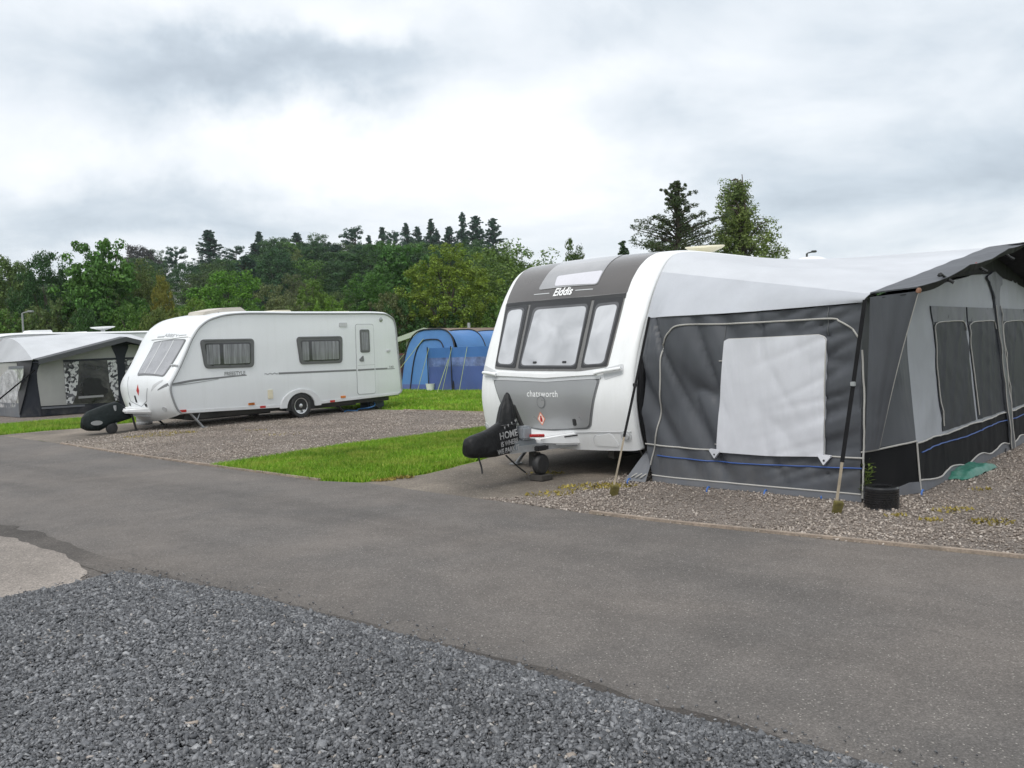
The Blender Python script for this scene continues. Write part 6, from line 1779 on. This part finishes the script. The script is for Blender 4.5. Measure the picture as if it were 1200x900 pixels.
def birch(seed):
    rr = random.Random(seed); C, Rd, segs = [], [], [([(0, 0, -.3), (.1, 0, 4), (-.1, .1, 7), (.1, 0, 9.8)], .16, .02)]
    for i in range(110):
        k = rr.random() ** 1.1; z = 4.6 + 4.9 * k; a = rr.uniform(0, 6.283)
        l = 2.5 * ((1 - k) ** .75 * .9 + .1) * rr.uniform(.3, 1.1)
        e = Vector((math.cos(a) * l + .5 * k, math.sin(a) * l, z + .15 * l))
        segs.append(([(.1 * k, 0, max(1.2, z - .8)), tuple(e * .5 + Vector((0, 0, z * .5 + .05))), tuple(e)], .045, .012))
        for j in range(8):                       # hanging twigs
            C.append((e.x * (1 - .06 * j) + rr.gauss(0, .16), e.y * (1 - .06 * j) + rr.gauss(0, .16), e.z - .28 * j * rr.uniform(.6, 1.2))); Rd.append(.30 - .022 * j)
    V = cards(np.array(C), np.array(Rd), 26, .14, .2, .5, .55)
    V[:, :, 2] = np.minimum(V[:, :, 2], 10.0)
    return quads('crown', V), trunkmesh(segs)
PROTO = {
    'broadA': broad(1, lob=.2, ncl=270), 'broadB': broad(2, .54, .46, .34, 280, 44, .26, .24), 'broadC': broad(3, .55, .45, .37, 290, 44, .25, .17),
    'dense': broad(4, .50, .50, .36, 340, 46, .24, .17, rad=.62), 'fluffy': broad(5, .50, .50, .35, 400, 48, .21, .22, rad=.52),
    'open': broad(6, .56, .44, .34, 120, 40, .30, .55, rad=.6), 'maple': broad(7, .50, .50, .31, 330, 42, .32, .22, rad=.58),
    'shrub': broad(8, .46, .52, .62, 200, 44, .42, .35, rad=.95), 'spruceA': conepine(11, 200, 1.6, 2.3, 26, .26, .10, .9), 'spruceB': conepine(12, 170, 1.8, 1.9, 26, .26, .12, .95), 'spruceC': conepine(13, 170, 1.6, 3.0, 26, .28, .18, .82),
    'pineA': pine(21), 'pineB': pine(22, 26, .26, .36, 5.6, .55), 'bushpine': conepine(23), 'birch': birch(31),
}
def plant(kind, px, ytop, wpx, Y, col, label, group, name='tree', zb=None):
    top = at(px, ytop, Y)
    zb = hz(top.x, Y) - .3 if zb is None else zb
    h = max(1.2, top.z - zb); sx = wpx / FPX * Y / 7.0
    r = thing(name, (top.x, Y, zb), label, 'tree' if name != 'shrub' else 'shrub', group, random.uniform(0, 6.28))
    for nm, me in zip(('crown', 'trunk'), PROTO[kind]):
        o = bpy.data.objects.new(nm, me); COL.objects.link(o); o.parent = r
        o.scale = (sx, sx, h / 10.0)
        if nm == 'crown': o.color = (*col, 1)
    return r
DK, MID, BR, YE, OL, CO, PU, OR, BI = (.036, .080, .022), (.066, .13, .024), (.10, .18, .026), (.15, .21, .03), (.10, .12, .04), (.036, .078, .046), (.05, .048, .042), (.15, .145, .028), (.095, .13, .04)  # CO, the conifer green, is lightened in the colour to imitate distance haze
GF, GH = 'trees close behind the caravans', 'trees on the wooded hill'
front = [
    ('broadA', 14, 303, 62, 62, (.075, .115, .034), 'dull olive bushy tree at the far left edge of the photo'),
    ('dense', 50, 297, 66, 60, (.03, .07, .022), 'very dark green dense tree behind the lamp post at far left'),
    ('maple', 117, 284, 86, 56, (.065, .14, .03), 'tall mid green tree with a pointed top above the pale awning'),
    ('broadC', 163, 306, 62, 60, (.075, .10, .03), 'olive green rounded tree between the pointed green tree and the golden conifer'),
    ('dense', 189, 324, 28, 54, OR, 'golden yellow bushy conifer rising above the front of the smaller caravan'),
    ('dense', 265, 318, 96, 64, (.075, .165, .022), 'dense bright green round tree above the middle of the smaller caravan'),
    ('broadB', 325, 334, 62, 70, (.10, .12, .05), 'greyish olive willow-like tree right of the dense bright green tree'),
    ('fluffy', 368, 329, 56, 66, (.085, .145, .026), 'fresh green tree above the second window of the smaller caravan'),
    ('broadC', 404, 341, 44, 70, (.075, .11, .04), 'small grey green tree left of the tall tree by the caravan door'),
    ('dense', 433, 322, 70, 60, (.05, .115, .022), 'mid green leafy tree above the door of the smaller caravan'),
    ('maple', 466, 287, 76, 72, (.05, .115, .026), 'tall dark green tree just left of the big yellow green tree'),
    ('fluffy', 522, 289, 116, 52, (.115, .165, .022), 'big yellow green fluffy tree behind the blue tent'),
    ('broadC', 598, 287, 128, 64, (.09, .14, .034), 'wide soft green tree behind the left shoulder of the big caravan'),
    ('open', 668, 281, 60, 58, (.055, .085, .025), 'loose open tree whose top shows over the big caravan roof'),
    ('spruceB', 727, 284, 44, 50, (.045, .075, .035), 'tip of a small conifer just above the big caravan roof'),
    ('bushpine', 789, 214, 112, 45, (.048, .066, .028), 'dark bushy pine rising behind the big caravan'),
    ('birch', 872, 212, 88, 47, (.115, .15, .045), 'light green drooping birch right of the bushy pine'),
]
for k_, px, yt, w_, Y, col, lab in front: plant(k_, px, yt, w_, Y, col, lab, GF)
hill = [
    ('broadA', 165, 290, 48, 225, PU, 'dark brownish broad tree on the hill left of the flat-topped pine'),
    ('broadB', 185, 293, 37, 240, DK, 'dark green broad tree on the hill beside the dark brownish one'),
    ('pineB', 206, 289, 27, 230, CO, 'flat-topped pine standing alone on the hill left of the tall cedar'),
    ('spruceC', 246, 270, 50, 235, CO, 'tall layered cedar-like tree on the left part of the hill'),
    ('pineA', 276, 289, 35, 240, CO, 'low spreading pine between the layered cedar and the next conifer'),
    ('spruceA', 301, 272, 32, 245, CO, 'narrow dark conifer standing left of the broad dark crowns on the hill'),
    ('broadA', 321, 279, 52, 240, DK, 'broad dark crown on the hill just right of the narrow conifer'),
    ('spruceC', 349, 273, 42, 250, CO, 'cedar-like conifer rising between two broad dark crowns'),
    ('broadB', 374, 276, 48, 240, DK, 'rounded very dark tree on the hill under the skyline middle'),
    ('broadC', 398, 285, 37, 245, MID, 'soft green crown left of the tall lone pine'),
    ('pineB', 416, 266, 30, 240, CO, 'tall lone pine with a dense flat crown on the skyline'),
    ('spruceB', 433, 276, 22, 250, CO, 'short pointed spruce right of the tall lone pine'),
    ('spruceA', 446, 267, 30, 248, CO, 'pointed spruce, second right of the tall lone pine'),
    ('pineA', 461, 271, 32, 245, CO, 'ragged pine between the pointed spruces on the skyline'),
    ('spruceA', 477, 262, 30, 250, CO, 'tall spruce left of the close spruce row on the hill crest'),
    ('spruceC', 490, 266, 32, 252, CO, 'wide spruce at the left of the close row on the crest'),
    ('spruceA', 503, 257, 30, 250, CO, 'tallest spruce in the left part of the crest row'),
    ('spruceB', 513, 270, 27, 255, CO, 'lower thin spruce in the middle of the crest row'),
    ('spruceC', 525, 266, 35, 250, CO, 'broad spruce right of the lower thin one on the crest'),
    ('spruceB', 541, 249, 25, 250, CO, 'thin tall spruce, the highest point of the skyline'),
    ('spruceC', 557, 254, 42, 250, CO, 'bushy conifer right of the highest thin spruce'),
    ('spruceC', 577, 256, 40, 250, CO, 'conifer at the right end of the skyline row'),
    ('broadC', 354, 293, 46, 190, (.085, .115, .026), 'yellowish green round tree on the hill slope'),
    ('dense', 384, 306, 44, 175, (.07, .145, .022), 'bright green round tree on the slope right of the yellowish round one'),
    ('broadB', 350, 322, 44, 140, (.07, .085, .035), 'olive tree low on the slope above the smaller caravan roof'),
    ('broadA', 240, 322, 50, 160, (.07, .085, .035), 'brownish olive tree on the slope right of the white house'),
    ('broadC', 222, 308, 48, 190, (.03, .075, .022), 'dark tree right of the white house on the hill'),
    ('broadB', 300, 305, 55, 200, DK, 'dark crown in the wood above the dense bright green tree'),
]
for k_, px, yt, w_, Y, col, lab in hill: plant(k_, px, yt, w_, Y, col, lab, GH)
rr = random.Random(99)
cnt = 0
for row, Y in enumerate((150, 172, 195, 218, 238)):
    px = -70 + row * 9
    while px < 640:
        x_ = at(px, 330, Y).x; b_ = hz(x_, Y)
        h_ = rr.uniform(9, 14) * (1 if px > 120 else .8)
        if not (172 < px < 240 and Y < 250) :
            tp_ = proj((x_, Y, b_ + h_))
            kd = rr.choice(['broadA', 'broadB', 'broadC', 'dense', 'maple', 'spruceC'])
            c_ = rr.choice([DK, DK, (.03, .07, .022), (.034, .078, .03), MID, (.05, .082, .026)])
            if kd == 'spruceC': c_ = CO
            sky = 300 if px < 300 else 282
            yt = max(tp_.y, sky + rr.uniform(0, 10) + (px > 560) * (px - 560) * .7)
            plant(kd, px, yt, rr.uniform(40, 58) * 200 / Y, Y, c_, 'tree among the close dark green crowns covering the hill slope', 'close crowns covering the hill slope')
            cnt += 1
        px += rr.uniform(20, 32) * 210 / Y
# low bushes in front of the trees
rr = random.Random(5)
bl = ['dark green bush at the far left behind the pale awning', 'light olive bush beside the lamp post', 'dull green bush behind the pale awning roof', 'deep green bush below the tall pointed tree', 'mid green bush behind the awning gable', 'yellow green bush behind the nose of the smaller caravan', 'grassy green bush below the golden conifer', 'green bush behind the roof box of the smaller caravan', 'olive bush behind the middle roof vent', 'leafy bush above the curtained second window', 'dull olive bush left of the blue tent', 'dark bush right of the caravan door end', 'dark green bush behind the chalet roof', 'deep green bush behind the chimney flue', 'green bush behind the big caravan front corner', 'dark bush hidden mostly behind the big caravan']
bx = [(5, 365, MID), (45, 362, (.10, .13, .04)), (72, 352, (.08, .115, .04)), (95, 362, DK), (150, 358, MID), (190, 362, (.09, .12, .03)), (225, 352, (.10, .16, .03)), (280, 352, MID), (330, 350, (.09, .11, .045)), (385, 352, BR), (452, 345, (.085, .10, .04)), (474, 352, DK), (515, 366, DK), (552, 362, MID), (590, 350, MID), (625, 345, DK)]
for (px, yt, c_), lb in zip(bx, bl):
    plant('shrub', px, yt, rr.uniform(58, 76), rr.uniform(49, 55), c_, lb, 'bushes in front of the trees', 'shrub')
# a far row of trees closing the field to the right (stands behind the big awning)
for i in range(13):
    px = 930 + i * 62 + rr.uniform(-15, 15); Y = rr.uniform(92, 112); top_ = at(px, 330, Y)
    plant(rr.choice(['broadA', 'broadB', 'broadC', 'dense']), px, proj((top_.x, Y, rr.uniform(6.8, 8.4))).y, rr.uniform(75, 100), Y, rr.choice([DK, MID, (.045, .09, .026)]), 'tree in the far row across the field behind the big awning', 'far row of trees across the field', zb=-.2)
# white house on the hill
Yh = 200
hb0 = at(209, 343, Yh)
hs = thing('house', (hb0.x, Yh, hz(hb0.x, Yh)), 'white house with pale gabled roof half hidden on the wooded hill', 'house', None, .35)
HW = M('white render', (.7, .69, .66), .7); HR = M('pale grey slate roof', (.42, .42, .43), .6)
MB().add([(-3, 0, 0), (3, 0, 0), (3, 0, 3.0), (0, 0, 5.0), (-3, 0, 3.0), (-3, 7, 0), (3, 7, 0), (3, 7, 3.0), (0, 7, 5.0), (-3, 7, 3.0)], [(0, 1, 2, 3, 4), (9, 8, 7, 6, 5), (0, 4, 9, 5), (1, 6, 7, 2)]).box(3.01, .5, 0, 7.5, 5, 1.9).build('wall', HW, hs)
ro = MB()
for s_ in (-1, 1):
    ro.add([(s_ * 3.5, -.4, 2.65), (s_ * 3.5, 7.4, 2.65), (0, 7.4, 5.05), (0, -.4, 5.05), (s_ * 3.5, -.4, 2.85), (s_ * 3.5, 7.4, 2.85), (0, 7.4, 5.3), (0, -.4, 5.3)], [(0, 1, 2, 3), (7, 6, 5, 4), (0, 3, 7, 4), (1, 5, 6, 2), (0, 4, 5, 1)])
roo = ro.box(3.02, .2, 1.92, 7.8, 5.3, 2.2).build('roof', HR, hs)
MB().box(-.5, 5, 4.6, .5, 6, 6.4).build('chimney', HW, roo)
for x_, z0 in ((-1.5, 1.2), (1.2, 1.2), (4.6, .7)):
    MB().box(x_ - .5, -.05 if x_ < 3 else .42, z0, x_ + .5, .05 if x_ < 3 else .52, z0 + 1.0).build('window', BLACKGLASS, hs)
hb1 = at(290, 324, 250)
h3 = thing('house', (hb1.x, 250, hz(hb1.x, 250)), 'tiny white gable showing between crowns above the dense bright green tree', 'house', None, .2)
MB().add([(-2, 0, 0), (2, 0, 0), (2, 0, 3.0), (0, 0, 4.4), (-2, 0, 3.0), (-2, 6, 0), (2, 6, 0), (2, 6, 3.0), (0, 6, 4.4), (-2, 6, 3.0)], [(0, 1, 2, 3, 4), (9, 8, 7, 6, 5), (0, 4, 9, 5), (1, 6, 7, 2)]).build('wall', HW, h3)
ro = MB()
for s_ in (-1, 1):
    ro.add([(s_ * 2.4, -.3, 2.7), (s_ * 2.4, 6.3, 2.7), (0, 6.3, 4.45), (0, -.3, 4.45), (s_ * 2.4, -.3, 2.9), (s_ * 2.4, 6.3, 2.9), (0, 6.3, 4.65), (0, -.3, 4.65)], [(0, 1, 2, 3), (7, 6, 5, 4), (0, 3, 7, 4), (1, 5, 6, 2), (0, 4, 5, 1)])
ro.build('roof', HR, h3)

# thin summer haze
hb_box = MB().box(-420, -30, -2.5, 420, 420, 62).build('haze', None, smooth=0)
hm = bpy.data.materials.new('thin pale air'); hm.use_nodes = True
nt = hm.node_tree; nt.nodes.remove(nt.nodes['Principled BSDF'])
pv = nt.nodes.new('ShaderNodeVolumePrincipled'); pv.inputs['Color'].default_value = (.80, .88, .96, 1); pv.inputs['Density'].default_value = .0002; pv.inputs['Anisotropy'].default_value = .2
nt.links.new(pv.outputs[0], nt.nodes['Material Output'].inputs['Volume'])
hb_box.data.materials.append(hm); tag(hb_box, 'thin pale haze over the site and the wooded hill', 'haze', kind='stuff')
